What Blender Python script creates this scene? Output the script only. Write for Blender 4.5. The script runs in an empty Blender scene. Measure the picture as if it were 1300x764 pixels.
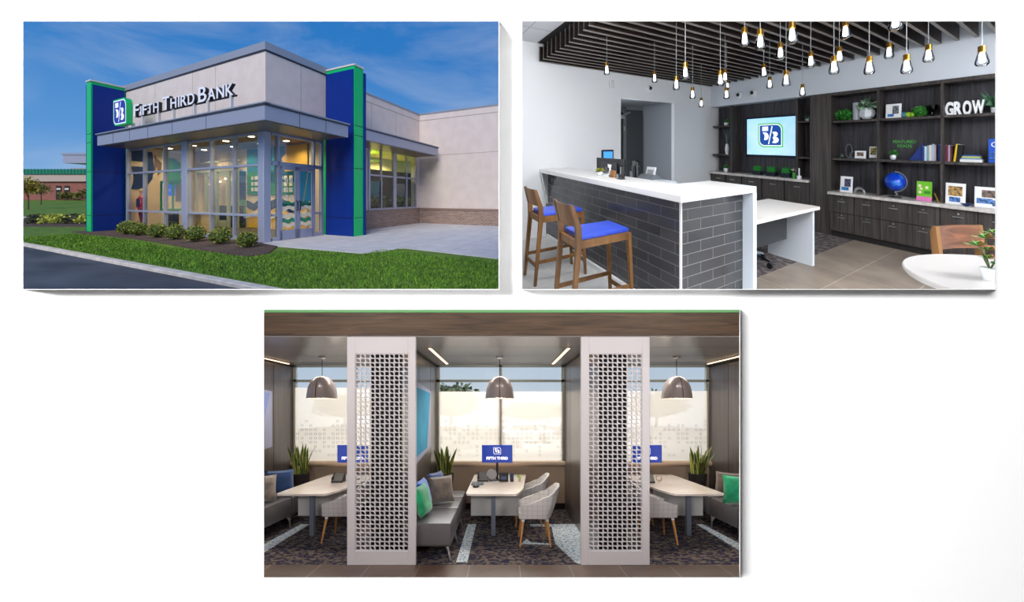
import bpy, bmesh, math, random
from mathutils import Vector, Matrix
random.seed(7)
PI = math.pi
SC = bpy.context.scene
COL = SC.collection

# ------------------------------------------------------------------ camera and three places
# One wide lens looks at a white page wall with three openings; a real place lies behind each.
# Every place has its own plan: two ground directions (metres along them) and plumb height.
def unit(v):
    v = Vector(v); return v / v.length
class Place:
    def __init__(s, o, e1, e2):
        s.o = Vector(o); s.e1 = Vector(e1); s.e2 = Vector(e2)
        s.flip = s.e1.cross(s.e2).z < 0
    def lin(s, p): return s.e1 * p[0] + s.e2 * p[1] + Vector((0, 0, p[2]))
    def at(s, p): return s.o + s.lin(p)
BANK = Place((-7.556, 12.07, 0.0), unit((-940, 500, 0)), unit((140, 500, 0)))      # corner of the bank building; facades run along the two axes
LOBBY = Place((0, 0, -0.15), unit((-135, 500, 68)), unit((750, 500, 68)))            # lobby with the bar, gently rising floor
BOOTH = Place((0, 0, -0.58), (1, 0, 0), (-0.024, 1, -0.55))                        # booths on a floor that falls away from the door
LAWN = Place((0, 0, 0), (1, 0, 0), (0, 1, 0))
CAFE = Place((0, 0, -0.15), (1, 0, 0), (0, 1, 0.136))

cam = bpy.data.cameras.new('camera'); cam.sensor_width = 36; cam.lens = 36 * 500 / 1300
cam.shift_y = -(382 - 250) / 1300; cam.clip_start = 0.05; cam.clip_end = 500
co = bpy.data.objects.new('camera', cam); COL.objects.link(co)
co.location = (0, 0, 1.4); co.rotation_euler = (PI / 2, 0, 0); SC.camera = co
SC.view_settings.view_transform = 'Standard'; SC.view_settings.look = 'None'
SC.view_settings.gamma = 1; SC.view_settings.use_curve_mapping = False; SC.view_settings.exposure = 0

# ------------------------------------------------------------------ materials
def lin(c):
    return tuple(((x / 255) / 12.92 if x / 255 <= 0.04045 else (((x / 255) + 0.055) / 1.055) ** 2.4) for x in c) + (1,)
class NT:
    def __init__(s, name):
        s.m = bpy.data.materials.new(name); s.m.use_nodes = True
        s.t = s.m.node_tree; s.t.nodes.clear(); s.out = s.t.nodes.new('ShaderNodeOutputMaterial')
    def n(s, typ, **kw):
        nd = s.t.nodes.new(typ)
        for k, v in kw.items():
            if k.startswith('i_'): nd.inputs[k[2:].replace('_', ' ')].default_value = v
            else: setattr(nd, k, v)
        return nd
    def l(s, a, b): s.t.links.new(a, b)
    def nat(s):
        a = s.n('ShaderNodeAttribute'); a.attribute_name = 'nat'; return a.outputs['Vector']
    def scaled(s, sc):
        m = s.n('ShaderNodeMapping'); m.inputs['Scale'].default_value = sc; s.l(s.nat(), m.inputs['Vector']); return m.outputs['Vector']
MATS = {}
def mat(name, c, rough=0.5, metal=0.0, c2=None, scale=(5, 5, 5), detail=4, lo=0.4, hi=0.6, bump=0.0, emit=0.0, ec=None, spec=0.5, trans=0.0, alpha=1.0, c3=None, sheen=0, dist=0.0, coat=0.0, bscale=None):
    if name in MATS: return MATS[name]
    N = NT(name); b = N.n('ShaderNodeBsdfPrincipled'); N.l(b.outputs[0], N.out.inputs[0])
    b.inputs['Base Color'].default_value = lin(c); b.inputs['Roughness'].default_value = rough; b.inputs['Metallic'].default_value = metal
    b.inputs['Specular IOR Level'].default_value = spec; b.inputs['Transmission Weight'].default_value = trans; b.inputs['Alpha'].default_value = alpha
    b.inputs['Coat Weight'].default_value = coat
    if sheen: b.inputs['Sheen Weight'].default_value = sheen
    if emit:
        b.inputs['Emission Color'].default_value = lin(ec or c); b.inputs['Emission Strength'].default_value = emit
    if c2 or bump:
        nz = N.n('ShaderNodeTexNoise'); nz.inputs['Scale'].default_value = 1; nz.inputs['Detail'].default_value = detail; nz.inputs['Distortion'].default_value = dist
        N.l(N.scaled(scale), nz.inputs['Vector'])
        if c2:
            r = N.n('ShaderNodeValToRGB'); e = r.color_ramp.elements
            e[0].position = lo; e[0].color = lin(c); e[1].position = hi; e[1].color = lin(c2)
            if c3:
                k = e.new((lo + hi) / 2); k.color = lin(c3)
            N.l(nz.outputs[0], r.inputs[0]); N.l(r.outputs[0], b.inputs['Base Color'])
        if bump:
            src = nz
            if bscale:
                src = N.n('ShaderNodeTexNoise'); src.inputs['Scale'].default_value = 1; src.inputs['Detail'].default_value = 3
                N.l(N.scaled(bscale), src.inputs['Vector'])
            bp = N.n('ShaderNodeBump'); bp.inputs['Strength'].default_value = bump; bp.inputs['Distance'].default_value = 0.02
            N.l(src.outputs[0], bp.inputs['Height']); N.l(bp.outputs[0], b.inputs['Normal'])
    MATS[name] = N.m; return N.m
def brickmat(name, axes, c, c2, cm, w, h, mortar, rough=0.5, off=0.5, bump=0.3, stain=0.0, off_v=(0, 0), spec=0.5):
    """running bond or grid on two chosen natural axes"""
    if name in MATS: return MATS[name]
    N = NT(name); b = N.n('ShaderNodeBsdfPrincipled'); N.l(b.outputs[0], N.out.inputs[0]); b.inputs['Roughness'].default_value = rough; b.inputs['Specular IOR Level'].default_value = spec
    sp = N.n('ShaderNodeSeparateXYZ'); N.l(N.nat(), sp.inputs[0]); cb = N.n('ShaderNodeCombineXYZ')
    for i, ax in enumerate(axes):
        ad = N.n('ShaderNodeMath', operation='ADD'); ad.inputs[1].default_value = off_v[i]; N.l(sp.outputs['XYZ'.index(ax)], ad.inputs[0]); N.l(ad.outputs[0], cb.inputs[i])
    t = N.n('ShaderNodeTexBrick'); t.offset = off; t.inputs['Scale'].default_value = 1; t.inputs['Brick Width'].default_value = w; t.inputs['Row Height'].default_value = h
    t.inputs['Mortar Size'].default_value = mortar; t.inputs['Mortar Smooth'].default_value = 0.1; t.inputs['Bias'].default_value = 0
    t.inputs['Color1'].default_value = lin(c); t.inputs['Color2'].default_value = lin(c2); t.inputs['Mortar'].default_value = lin(cm)
    N.l(cb.outputs[0], t.inputs['Vector'])
    src = t.outputs['Color']
    if stain:
        nz = N.n('ShaderNodeTexNoise'); nz.inputs['Scale'].default_value = 2.2; nz.inputs['Detail'].default_value = 6; N.l(N.nat(), nz.inputs['Vector'])
        mx = N.n('ShaderNodeMix', data_type='RGBA', blend_type='MULTIPLY'); mx.inputs[0].default_value = stain
        rr = N.n('ShaderNodeValToRGB'); rr.color_ramp.elements[0].position = 0.3; rr.color_ramp.elements[0].color = (0.45, 0.45, 0.45, 1); rr.color_ramp.elements[1].position = 0.7; rr.color_ramp.elements[1].color = (1.15, 1.15, 1.15, 1)
        N.l(nz.outputs[0], rr.inputs[0]); N.l(src, mx.inputs[6]); N.l(rr.outputs[0], mx.inputs[7]); src = mx.outputs[2]
    N.l(src, b.inputs['Base Color'])
    bp = N.n('ShaderNodeBump'); bp.inputs['Strength'].default_value = bump; bp.inputs['Distance'].default_value = 0.004; bp.invert = True
    N.l(t.outputs['Fac'], bp.inputs['Height']); N.l(bp.outputs[0], b.inputs['Normal'])
    MATS[name] = N.m; return N.m
def glassmat(name, tint=(255, 255, 255), refl=0.5, rough=0.0, ior=1.5):
    if name in MATS: return MATS[name]
    N = NT(name); tr = N.n('ShaderNodeBsdfTransparent'); tr.inputs[0].default_value = lin(tint)
    g = N.n('ShaderNodeBsdfGlossy'); g.inputs['Roughness'].default_value = rough
    f = N.n('ShaderNodeFresnel'); f.inputs['IOR'].default_value = ior
    mu = N.n('ShaderNodeMath', operation='MULTIPLY'); mu.inputs[1].default_value = refl; N.l(f.outputs[0], mu.inputs[0])
    mx = N.n('ShaderNodeMixShader'); N.l(mu.outputs[0], mx.inputs[0]); N.l(tr.outputs[0], mx.inputs[1]); N.l(g.outputs[0], mx.inputs[2]); N.l(mx.outputs[0], N.out.inputs[0])
    MATS[name] = N.m; return N.m
def filmmat(name, c, clear):
    N = NT(name); tr = N.n('ShaderNodeBsdfTransparent'); tl = N.n('ShaderNodeBsdfTranslucent'); tl.inputs[0].default_value = lin(c)
    df = N.n('ShaderNodeBsdfDiffuse'); df.inputs[0].default_value = lin(c)
    m1 = N.n('ShaderNodeMixShader'); m1.inputs[0].default_value = 0.25; N.l(tl.outputs[0], m1.inputs[1]); N.l(df.outputs[0], m1.inputs[2])
    m2 = N.n('ShaderNodeMixShader'); m2.inputs[0].default_value = clear; N.l(m1.outputs[0], m2.inputs[1]); N.l(tr.outputs[0], m2.inputs[2]); N.l(m2.outputs[0], N.out.inputs[0])
    MATS[name] = N.m; return N.m

# ------------------------------------------------------------------ geometry collector
class G:
    def __init__(s, m=None):
        s.v = []; s.f = []; s.mi = []; s.cur = 0; s.M = m
    def add(s, vs, fs, M=None):
        b = len(s.v); M = M if M is not None else s.M
        s.v += [(M @ Vector(p)) if M is not None else Vector(p) for p in vs]
        rev = M is not None and M.determinant() < 0
        for f in fs:
            f = [b + i for i in f]
            if rev: f.reverse()
            s.f.append(f); s.mi.append(s.cur)
        return s
    def box(s, x0, x1, y0, y1, z0, z1, M=None):
        x0, x1 = min(x0, x1), max(x0, x1); y0, y1 = min(y0, y1), max(y0, y1); z0, z1 = min(z0, z1), max(z0, z1)
        return s.add([(x0, y0, z0), (x1, y0, z0), (x1, y1, z0), (x0, y1, z0), (x0, y0, z1), (x1, y0, z1), (x1, y1, z1), (x0, y1, z1)],
              [(0, 3, 2, 1), (4, 5, 6, 7), (0, 1, 5, 4), (1, 2, 6, 5), (2, 3, 7, 6), (3, 0, 4, 7)], M)
    def ring(s, rings, closed=True, cap=True, M=None):
        n = len(rings[0]); vs = [p for r in rings for p in r]; fs = []
        for i in range(len(rings) - 1):
            for j in range(n if closed else n - 1):
                k = (j + 1) % n
                fs.append((i * n + j, i * n + k, (i + 1) * n + k, (i + 1) * n + j))
        if cap and closed:
            fs.append(tuple(reversed(range(n)))); fs.append(tuple((len(rings) - 1) * n + j for j in range(n)))
        return s.add(vs, fs, M)
    def lathe(s, prof, cx=0, cy=0, n=20, M=None, sx=1, sy=1, cap=True):
        return s.ring([[(cx + r * sx * math.cos(2 * PI * j / n), cy + r * sy * math.sin(2 * PI * j / n), z) for j in range(n)] for r, z in prof], M=M, cap=cap)
    def cyl(s, cx, cy, z0, z1, r0, r1=None, n=16, M=None):
        return s.lathe([(r0, z0), (r0 if r1 is None else r1, z1)], cx, cy, n, M)
    def ball(s, c, r, n=14, m=9, M=None):
        rx, ry, rz = r if hasattr(r, '__len__') else (r, r, r)
        pr = []
        for i in range(m + 1):
            t = PI * i / m - PI / 2
            pr.append([(c[0] + max(0.02, math.cos(t)) * rx * math.cos(2 * PI * j / n), c[1] + max(0.02, math.cos(t)) * ry * math.sin(2 * PI * j / n), c[2] + rz * math.sin(t)) for j in range(n)])
        return s.ring(pr, M=M)
    def tube(s, pts, r, n=8, M=None, sq=1.0):
        pts = [Vector(p) for p in pts]; rs = r if hasattr(r, '__len__') else [r] * len(pts); rings = []
        up = None
        for i, p in enumerate(pts):
            d = (pts[min(i + 1, len(pts) - 1)] - pts[max(i - 1, 0)]).normalized()
            if up is None:
                up = Vector((0, 0, 1)) if abs(d.z) < 0.9 else Vector((1, 0, 0))
            a = d.cross(up).normalized(); b = a.cross(d).normalized(); up = b
            rings.append([p + (a * math.cos(2 * PI * (j + .5) / n) + b * sq * math.sin(2 * PI * (j + .5) / n)) * rs[i] for j in range(n)])
        return s.ring(rings, M=M)
    def bar(s, p0, p1, w, h=None, w1=None, M=None):
        """square section bar from p0 to p1"""
        h = h or w; k = (w1 / w) if w1 else 1
        p0 = Vector(p0); p1 = Vector(p1); d = (p1 - p0).normalized()
        ref = Vector((0, 0, 1)) if abs(d.z) < 0.8 else Vector((0, 1, 0))
        a = d.cross(ref).normalized(); b = a.cross(d).normalized()
        R = [[p + a * sx * w / 2 * q + b * sy * h / 2 * q for sx, sy in ((-1, -1), (1, -1), (1, 1), (-1, 1))] for p, q in ((p0, 1), (p1, k))]
        return s.ring(R, M=M)
    def prism(s, poly, lo, hi, ax='z', M=None):
        """poly in the two other axes, extruded along ax"""
        def P(u, v, w): return {'z': (u, v, w), 'y': (u, w, v), 'x': (w, u, v)}[ax]
        n = len(poly); A = [P(u, v, lo) for u, v in poly]; B = [P(u, v, hi) for u, v in poly]
        fs = [tuple(reversed(range(n))), tuple(range(n, 2 * n))] + [(i, (i + 1) % n, n + (i + 1) % n, n + i) for i in range(n)]
        return s.add(A + B, fs, M)
    def quad(s, a, b, c, d, M=None): return s.add([a, b, c, d], [(0, 1, 2, 3)], M)
    def sheet(s, P, nu, nv, M=None):
        vs = [P(i / nu, j / nv) for j in range(nv + 1) for i in range(nu + 1)]
        fs = [(j * (nu + 1) + i, j * (nu + 1) + i + 1, (j + 1) * (nu + 1) + i + 1, (j + 1) * (nu + 1) + i) for j in range(nv) for i in range(nu)]
        return s.add(vs, fs, M)
    def mesh(s, place, name, mats, rz=0, smooth=False, bevel=0, loc=None):
        R = Matrix.Rotation(rz, 3, 'Z') if rz else None
        me = bpy.data.meshes.new(name)
        bm = bmesh.new(); lay = bm.verts.layers.float_vector.new('nat')
        vs = []
        for p in s.v:
            v = bm.verts.new(p); vs.append(v)
        bm.verts.ensure_lookup_table()
        for f, mi in zip(s.f, s.mi):
            if len(set(f)) < 3: continue
            try: fc = bm.faces.new([vs[i] for i in f])
            except ValueError: continue
            fc.material_index = mi
        bmesh.ops.recalc_face_normals(bm, faces=bm.faces)
        if bevel:
            eds = [e for e in bm.edges if len(e.link_faces) == 2 and e.calc_face_angle(0) > 0.7]
            bmesh.ops.bevel(bm, geom=eds, offset=bevel, segments=2 if smooth else 1, affect='EDGES', profile=0.6, clamp_overlap=True)
        for v in bm.verts:
            v[lay] = v.co.copy(); q = R @ v.co if R else v.co; v.co = place.lin(q)
        if place.flip: bmesh.ops.reverse_faces(bm, faces=bm.faces)
        # the sloping roof slab of the booth hall runs under the street and the lobby: nothing there reaches below it
        if loc is not None and place in (BANK, LOBBY, CAFE):
            L0 = Vector(loc); nrm = Vector((0, .262, 1)); pc = Vector((0, 0, 1.4)) - L0
            if any((v.co - pc).dot(nrm) < -1e-4 for v in bm.verts):
                if all((v.co - pc).dot(nrm) < 0 for v in bm.verts): pass
                r = bmesh.ops.bisect_plane(bm, geom=bm.verts[:] + bm.edges[:] + bm.faces[:], plane_co=pc, plane_no=nrm, clear_inner=True)
                ed = [e for e in r['geom_cut'] if isinstance(e, bmesh.types.BMEdge)]
                if ed:
                    try: bmesh.ops.holes_fill(bm, edges=ed, sides=0)
                    except Exception: pass
        bm.to_mesh(me); bm.free()
        for m in (mats if isinstance(mats, (list, tuple)) else [mats]): me.materials.append(m)
        if smooth:
            for p in me.polygons: p.use_smooth = True
            me.set_sharp_from_angle(angle=0.75)
        return me
def props(o, label=None, cat=None, group=None, kind=None):
    if label: o['label'] = label
    if cat: o['category'] = cat
    if group: o['group'] = group
    if kind: o['kind'] = kind
    return o
class Thing:
    """an Empty at the thing's base that parents its parts"""
    def __init__(s, place, name, label, cat, at=(0, 0, 0), rz=0, group=None):
        s.o = bpy.data.objects.new(name, None); s.o.empty_display_size = 0.1; COL.objects.link(s.o); s.o.location = place.at(at); s.place = place; s.rz = rz
        props(s.o, label, cat, group)
    def part(s, name, g, mats, parent=None, smooth=False, bevel=0, label=None, kind=None):
        o = bpy.data.objects.new(name, g.mesh(s.place, name, mats, s.rz, smooth, bevel, s.o.location)); COL.objects.link(o); o.parent = parent or s.o
        return props(o, label, None, None, kind)
def solo(place, name, label, cat, g, mats, at=(0, 0, 0), rz=0, group=None, smooth=False, bevel=0, kind=None):
    o = bpy.data.objects.new(name, g.mesh(place, name, mats, rz, smooth, bevel, place.at(at))); COL.objects.link(o); o.location = place.at(at)
    return props(o, label, cat, group, kind)
def struct(place, name, g, mats, smooth=False, bevel=0, label=None):
    o = bpy.data.objects.new(name, g.mesh(place, name, mats, 0, smooth, bevel, place.at((0, 0, 0)))); COL.objects.link(o); o.location = place.at((0, 0, 0)); o['kind'] = 'structure'
    if label: o['label'] = label
    return o
def dup(root, place, delta, label=None, group=None):
    r = root.copy(); COL.objects.link(r); r.location = root.location + place.lin(delta)
    if label: r['label'] = label
    if group: r['group'] = group
    for ch in list(root.children):
        c = ch.copy(); COL.objects.link(c); c.parent = r
        for gch in list(ch.children):
            d = gch.copy(); COL.objects.link(d); d.parent = c
    return r
def text_geo(s, size, ext, font_sx=1.0, align='LEFT', space=1.0, bold=0.0):
    cu = bpy.data.curves.new('lettering', 'FONT'); cu.body = s; cu.size = size; cu.extrude = ext; cu.align_x = align; cu.space_character = space; cu.offset = bold
    o = bpy.data.objects.new('lettering', cu); COL.objects.link(o)
    dg = bpy.context.evaluated_depsgraph_get(); me = bpy.data.meshes.new_from_object(o.evaluated_get(dg))
    vs = [Vector((v.co.x * font_sx, v.co.y, v.co.z)) for v in me.vertices]; fs = [tuple(p.vertices) for p in me.polygons]
    bpy.data.objects.remove(o); bpy.data.curves.remove(cu); bpy.data.meshes.remove(me)
    return vs, fs
def put_text(g, s, o, u, n, size, ext, width=None, align='LEFT', bold=0.0, w=(0, 0, 1)):
    """lettering at o, reading along u, standing up along w, facing n; scaled to width if given"""
    vs, fs = text_geo(s, size, ext, 1.0, align, 1.0, bold)
    xs = [v.x for v in vs]; lo, hi = min(xs), max(xs)
    k = (width / (hi - lo)) if width else 1
    O = Vector(o); U = Vector(u); W = Vector(w); Nn = Vector(n)
    off = lo if (width and align == 'LEFT') else 0
    g.add([O + U * ((v.x - off) * k) + W * v.y + Nn * v.z for v in vs], fs)
def logo(o, u, n, w, h, t, g_edge, g_field, g_mark):
    """rounded square emblem with a white 5 / 3 mark; o is the lower left corner, u reads right, n faces out"""
    O = Vector(o); U = Vector(u).normalized(); Nn = Vector(n).normalized(); W = Vector((0, 0, 1))
    def shape(m, R):
        pts = []
        def arc(cx, cy, r, a0, a1, k=8):
            for i in range(k + 1):
                a = a0 + (a1 - a0) * i / k; pts.append((cx + r * math.cos(a) * (h / w), cy + r * math.sin(a)))
        rs = 0.03
        mx = m * h / w
        arc(mx + R * h / w, m + R, R, PI, 1.5 * PI); arc(1 - mx - rs * h / w, m + rs, rs, 1.5 * PI, 2 * PI, 3)
        arc(1 - mx - R * h / w, 1 - m - R, R, 0, .5 * PI); arc(mx + rs * h / w, 1 - m - rs, rs, .5 * PI, PI, 3)
        return pts
    def slab(g, poly, d0, d1):
        n = len(poly); A = [O + U * (x * w) + W * (y * h) + Nn * d0 for x, y in poly]; B = [O + U * (x * w) + W * (y * h) + Nn * d1 for x, y in poly]
        g.add(A + B, [tuple(range(n)), tuple(range(n, 2 * n))] + [(i, (i + 1) % n, n + (i + 1) % n, n + i) for i in range(n)])
    slab(g_edge[0], shape(0, .28), 0, t)
    slab(g_edge[1], shape(.05, .25), t, t + .003)
    slab(g_field, shape(.09, .22), t, t + .005)
    a, b = t, t + .009
    slab(g_mark, [(.18, .68), (.42, .68), (.42, .86), (.18, .86)], a, b)
    five = [(.19, .62), (.33, .62)] + [(.34 + .1 * math.sin(i * PI / 6), .45 + .15 * math.cos(i * PI / 6)) for i in range(1, 6)] + [(.34, .3), (.25, .3), (.27, .36), (.28, .45), (.27, .52)]
    slab(g_mark, five, a, b)
    slab(g_mark, [(.42, .13), (.46, .13), (.6, .87), (.56, .87)], a, b)
    th = [(.58, .62), (.66, .64)] + [(.7 + .1 * math.sin(i * PI / 6), .54 + .1 * math.cos(i * PI / 6)) for i in range(0, 6)] + [(.72, .42)] + [(.72 + .12 * math.sin(i * PI / 6), .3 + .12 * math.cos(i * PI / 6)) for i in range(0, 6)] + [(.7, .17), (.58, .19), (.63, .26), (.65, .31), (.6, .38), (.65, .46), (.64, .54)]
    slab(g_mark, th, a, b)
def leaves(g, c, r, n, size, seed=0, flat=0.5, squash=1.0, inner=0.6, mats=1):
    rnd = random.Random(seed)
    for i in range(n):
        t = rnd.uniform(0, 2 * PI); z = rnd.uniform(-0.75, 1); q = math.sqrt(max(0, 1 - z * z)); k = rnd.uniform(inner, 1)
        p = Vector((c[0] + r[0] * q * math.cos(t) * k, c[1] + r[1] * q * math.sin(t) * k, c[2] + r[2] * z * k))
        d = Vector((rnd.uniform(-1, 1) + q * math.cos(t), rnd.uniform(-1, 1) + q * math.sin(t), rnd.uniform(-0.4, 1))).normalized()
        a = d.cross(Vector((rnd.uniform(-1, 1), rnd.uniform(-1, 1), rnd.uniform(-1, 1)))).normalized(); s2 = size * rnd.uniform(.6, 1.3)
        g.cur = rnd.randrange(mats)
        g.add([p - a * s2 * .3, p + d * s2 * .5 - a * s2 * .42, p + d * s2 * 1.2, p + d * s2 * .5 + a * s2 * .42], [(0, 1, 2, 3)])
    g.cur = 0
def pillow(g, c, w, h, t, U, V, n=10):
    """stuffed square cushion centred at c spanning U (w) and V (h)"""
    c = Vector(c); U = Vector(U).normalized(); V = Vector(V).normalized(); Nn = U.cross(V).normalized()
    for sgn in (1, -1):
        def P(a, b):
            x = 2 * a - 1; y = 2 * b - 1
            e = (1 - x ** 4) * (1 - y ** 4)
            k = 1 - .07 * (1 - abs(x) ** 2) * abs(y) ** 2; kk = 1 - .07 * (1 - abs(y) ** 2) * abs(x) ** 2
            return c + U * (x * w / 2 * kk) + V * (y * h / 2 * k) + Nn * (sgn * t / 2 * max(e, 0) ** .55)
        g.sheet(P, n, n)
def lamp(kind, loc, target, energy, size=1.0, size_y=None, color=(1, 1, 1), name=None, **kw):
    l = bpy.data.lights.new(name or kind.lower(), kind); l.energy = energy; l.color = color
    if kind == 'AREA':
        l.size = size
        if size_y: l.shape = 'RECTANGLE'; l.size_y = size_y
    elif kind != 'SUN': l.shadow_soft_size = size
    for k, v in kw.items(): setattr(l, k, v)
    o = bpy.data.objects.new(name or kind.lower() + '_lamp', l); COL.objects.link(o); loc = Vector(loc); o.location = loc
    d = Vector(target) - loc; o.rotation_euler = d.to_track_quat('-Z', 'Y').to_euler(); return o
# ================================================================== page wall with three openings, in an added room
white_paint = mat('white_paint', (250, 250, 250), 0.75, spec=0.1)
DWALL = 1.0
def wx(px): return (px - 650) / 500 * DWALL
def wz(py): return 1.4 - (py - 250) / 500 * DWALL
OPEN = [(29, 633, 27, 367), (663, 1264, 27, 367), (335, 939, 393, 733)]
g = G()
T_ = 0.0012
xs = sorted({-7.0, 7.0} | {wx(a) for o in OPEN for a in o[:2]}); zs = sorted({-4.0, 3.3} | {wz(a) for o in OPEN for a in o[2:]})
for i in range(len(xs) - 1):
    for j in range(len(zs) - 1):
        cx = (xs[i] + xs[i + 1]) / 2; cz = (zs[j] + zs[j + 1]) / 2
        if any(wx(o[0]) < cx < wx(o[1]) and wz(o[3]) < cz < wz(o[2]) for o in OPEN): continue
        g.box(xs[i], xs[i + 1], DWALL, DWALL + T_, zs[j], zs[j + 1])
struct(LAWN, 'wall_front', g, white_paint)
for k, o in enumerate(OPEN):       # thin flared liner round each opening, added proud of the wall to cast the drop shadows
    g = G(); P = 0.06
    def rim(y, e):
        q = y / DWALL; x0, x1, z0, z1 = wx(o[0]) * q - e, wx(o[1]) * q + e, 1.4 + (wz(o[3]) - 1.4) * q - e, 1.4 + (wz(o[2]) - 1.4) * q + e
        return [(x0, y, z0), (x1, y, z0), (x1, y, z1), (x0, y, z1)]
    R = [rim(DWALL - P, 0), rim(DWALL + .001, .0003), rim(DWALL + .001, .0016), rim(DWALL - P, .0012)]
    vs = [p for r in R for p in r]; fs = []
    for i in range(4):
        for j in range(4):
            fs.append((i * 4 + j, i * 4 + (j + 1) % 4, ((i + 1) % 4) * 4 + (j + 1) % 4, ((i + 1) % 4) * 4 + j))
    g.add(vs, fs); struct(LAWN, 'trim_%d' % (k + 1), g, white_paint)
added_room_grey = mat('gallery_grey', (48, 48, 50), 0.8)  # added unseen room: shuts out the sun, dark to curb bounce
struct(LAWN, 'floor', G().box(-3.7, 3.7, -5.0, 1.0, -0.35, -0.3), mat('gallery_floor', (70, 68, 66), 0.6))
struct(LAWN, 'wall_left', G().box(-3.75, -3.7, -5.0, 1.0, -0.35, 3.3), added_room_grey)
struct(LAWN, 'wall_right', G().box(3.7, 3.75, -5.0, 1.0, -0.35, 3.3), added_room_grey)
struct(LAWN, 'wall_back', G().box(-3.75, 3.75, -5.05, -5.0, -0.35, 3.3), added_room_grey)
struct(LAWN, 'ceiling', G().box(-3.75, 3.75, -5.05, 1.03, 3.3, 3.35), added_room_grey)  # unseen roof of the added room, blocks the sun
lamp('AREA', (-2.3, -2.4, 3.05), (2.9, 1.0, -0.8), 560, 1.5, 0.9, name='gallery_key_lamp')  # added lamp: whitens the page wall and throws the liner shadows

# ================================================================== sky
w = bpy.data.worlds.new('sky'); SC.world = w; w.use_nodes = True; t = w.node_tree; t.nodes.clear()
def wn(typ): return t.nodes.new(typ)
out = wn('ShaderNodeOutputWorld'); bg = wn('ShaderNodeBackground'); bg.inputs[1].default_value = 1.0; t.links.new(bg.outputs[0], out.inputs[0])
tc = wn('ShaderNodeTexCoord'); sp = wn('ShaderNodeSeparateXYZ'); t.links.new(tc.outputs['Generated'], sp.inputs[0])
rp = wn('ShaderNodeValToRGB'); e = rp.color_ramp.elements
mr = wn('ShaderNodeMapRange'); mr.inputs[1].default_value = -1; mr.inputs[2].default_value = 1; t.links.new(sp.outputs[2], mr.inputs[0]); t.links.new(mr.outputs[0], rp.inputs[0])
e[0].position = 0.0; e[0].color = lin((225, 228, 232)); e[1].position = 1.0; e[1].color = lin((20, 90, 170))
for p_, c_ in ((0.22, (225, 230, 236)), (0.27, (225, 232, 240)), (0.325, (205, 220, 238)), (0.38, (120, 165, 215)), (0.44, (90, 140, 200)), (0.49, (200, 205, 210)), (0.505, (140, 180, 224)), (0.56, (92, 150, 212)), (0.66, (48, 122, 196))):
    k = e.new(p_); k.color = lin(c_)
mp = wn('ShaderNodeMapping'); mp.inputs['Scale'].default_value = (1.6, 1.6, 5.0); mp.inputs['Rotation'].default_value = (0.1, 0.35, 0.2); t.links.new(tc.outputs['Generated'], mp.inputs[0])
nz = wn('ShaderNodeTexNoise'); nz.inputs['Scale'].default_value = 1.7; nz.inputs['Detail'].default_value = 7; nz.inputs['Roughness'].default_value = 0.55; nz.inputs['Distortion'].default_value = 0.6; t.links.new(mp.outputs[0], nz.inputs['Vector'])
cr = wn('ShaderNodeValToRGB'); cr.color_ramp.elements[0].position = 0.42; cr.color_ramp.elements[1].position = 0.78; cr.color_ramp.elements[1].color = (0.5, 0.5, 0.5, 1); t.links.new(nz.outputs[0], cr.inputs[0])
mx = wn('ShaderNodeMix'); mx.data_type = 'RGBA'; t.links.new(cr.outputs[0], mx.inputs[0]); t.links.new(rp.outputs[0], mx.inputs[6]); mx.inputs[7].default_value = lin((196, 205, 222)); t.links.new(mx.outputs[2], bg.inputs[0])
lamp('SUN', (0, -5, 20), (-0.1, 3.0, 14.8), 3.1, name='sun', angle=math.radians(35), color=(1.0, 0.95, 0.9))

# ================================================================== place one: the bank building
stucco = mat('stucco', (212, 200, 194), 0.9, c2=(207, 194, 188), scale=(2, 2, 2), bump=0.12, bscale=(60, 60, 60), spec=0.1)
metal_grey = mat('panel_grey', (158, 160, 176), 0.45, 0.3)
metal_dark = mat('panel_joint', (50, 50, 60), 0.6)  # for joints, and for the painted shadow line below the coping
coping_m = mat('coping_grey', (150, 154, 166), 0.4, 0.2)
blue_m = mat('bank_blue', (0, 42, 128), 0.5, spec=0.25)
green_m = mat('bank_green', (0, 184, 100), 0.4)
cap_m = mat('cap_white', (205, 200, 198), 0.5)
alu = mat('aluminium_frame', (166, 170, 190), 0.4, 0.35)
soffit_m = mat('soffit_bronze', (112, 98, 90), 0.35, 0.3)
clear = glassmat('window_glass', (244, 246, 244), 0.3)
brick_a = brickmat('brick_left_right', 'XZ', (150, 124, 112), (120, 98, 90), (172, 160, 150), 0.23, 0.08, 0.008, 0.9)
brick_b = brickmat('brick_front_back', 'YZ', (150, 124, 112), (120, 98, 90), (172, 160, 150), 0.23, 0.08, 0.008, 0.9)
B = Thing(BANK, 'bank_building', 'cream stucco bank building with two blue and green pylons and a glass corner', 'building')
g = G(); g.box(0, 10.6, 0, 0.35, 3.75, 6.0); g.box(0, .35, .35, 2.9, 3.75, 6.0); g.box(9.95, 10.6, .35, 2.9, 0, 6.0); g.box(.35, 9.95, 2.6, 2.9, 3.75, 6.0)
g.cur = 1
for a in (7.4, 4.45, 2.9, .0): 
    if a: g.box(a - .006, a + .006, -.004, 0, 3.85, 5.9)
g.box(-.004, 0, 1.38, 1.392, 3.85, 5.9)
B.part('upper_wall', g, [stucco, mat('stucco_joint', (150, 138, 132), .9)])
g = G(); g.box(-.04, 10.7, -.04, .4, 5.92, 6.16); g.box(-.04, .4, .4, 2.9, 5.92, 6.16); g.cur = 1; g.box(-.02, 10.6, -.02, .3, 5.87, 5.92); g.box(-.02, .3, .3, 2.9, 5.87, 5.92)  # dark strip below the coping is its painted shadow line
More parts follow.
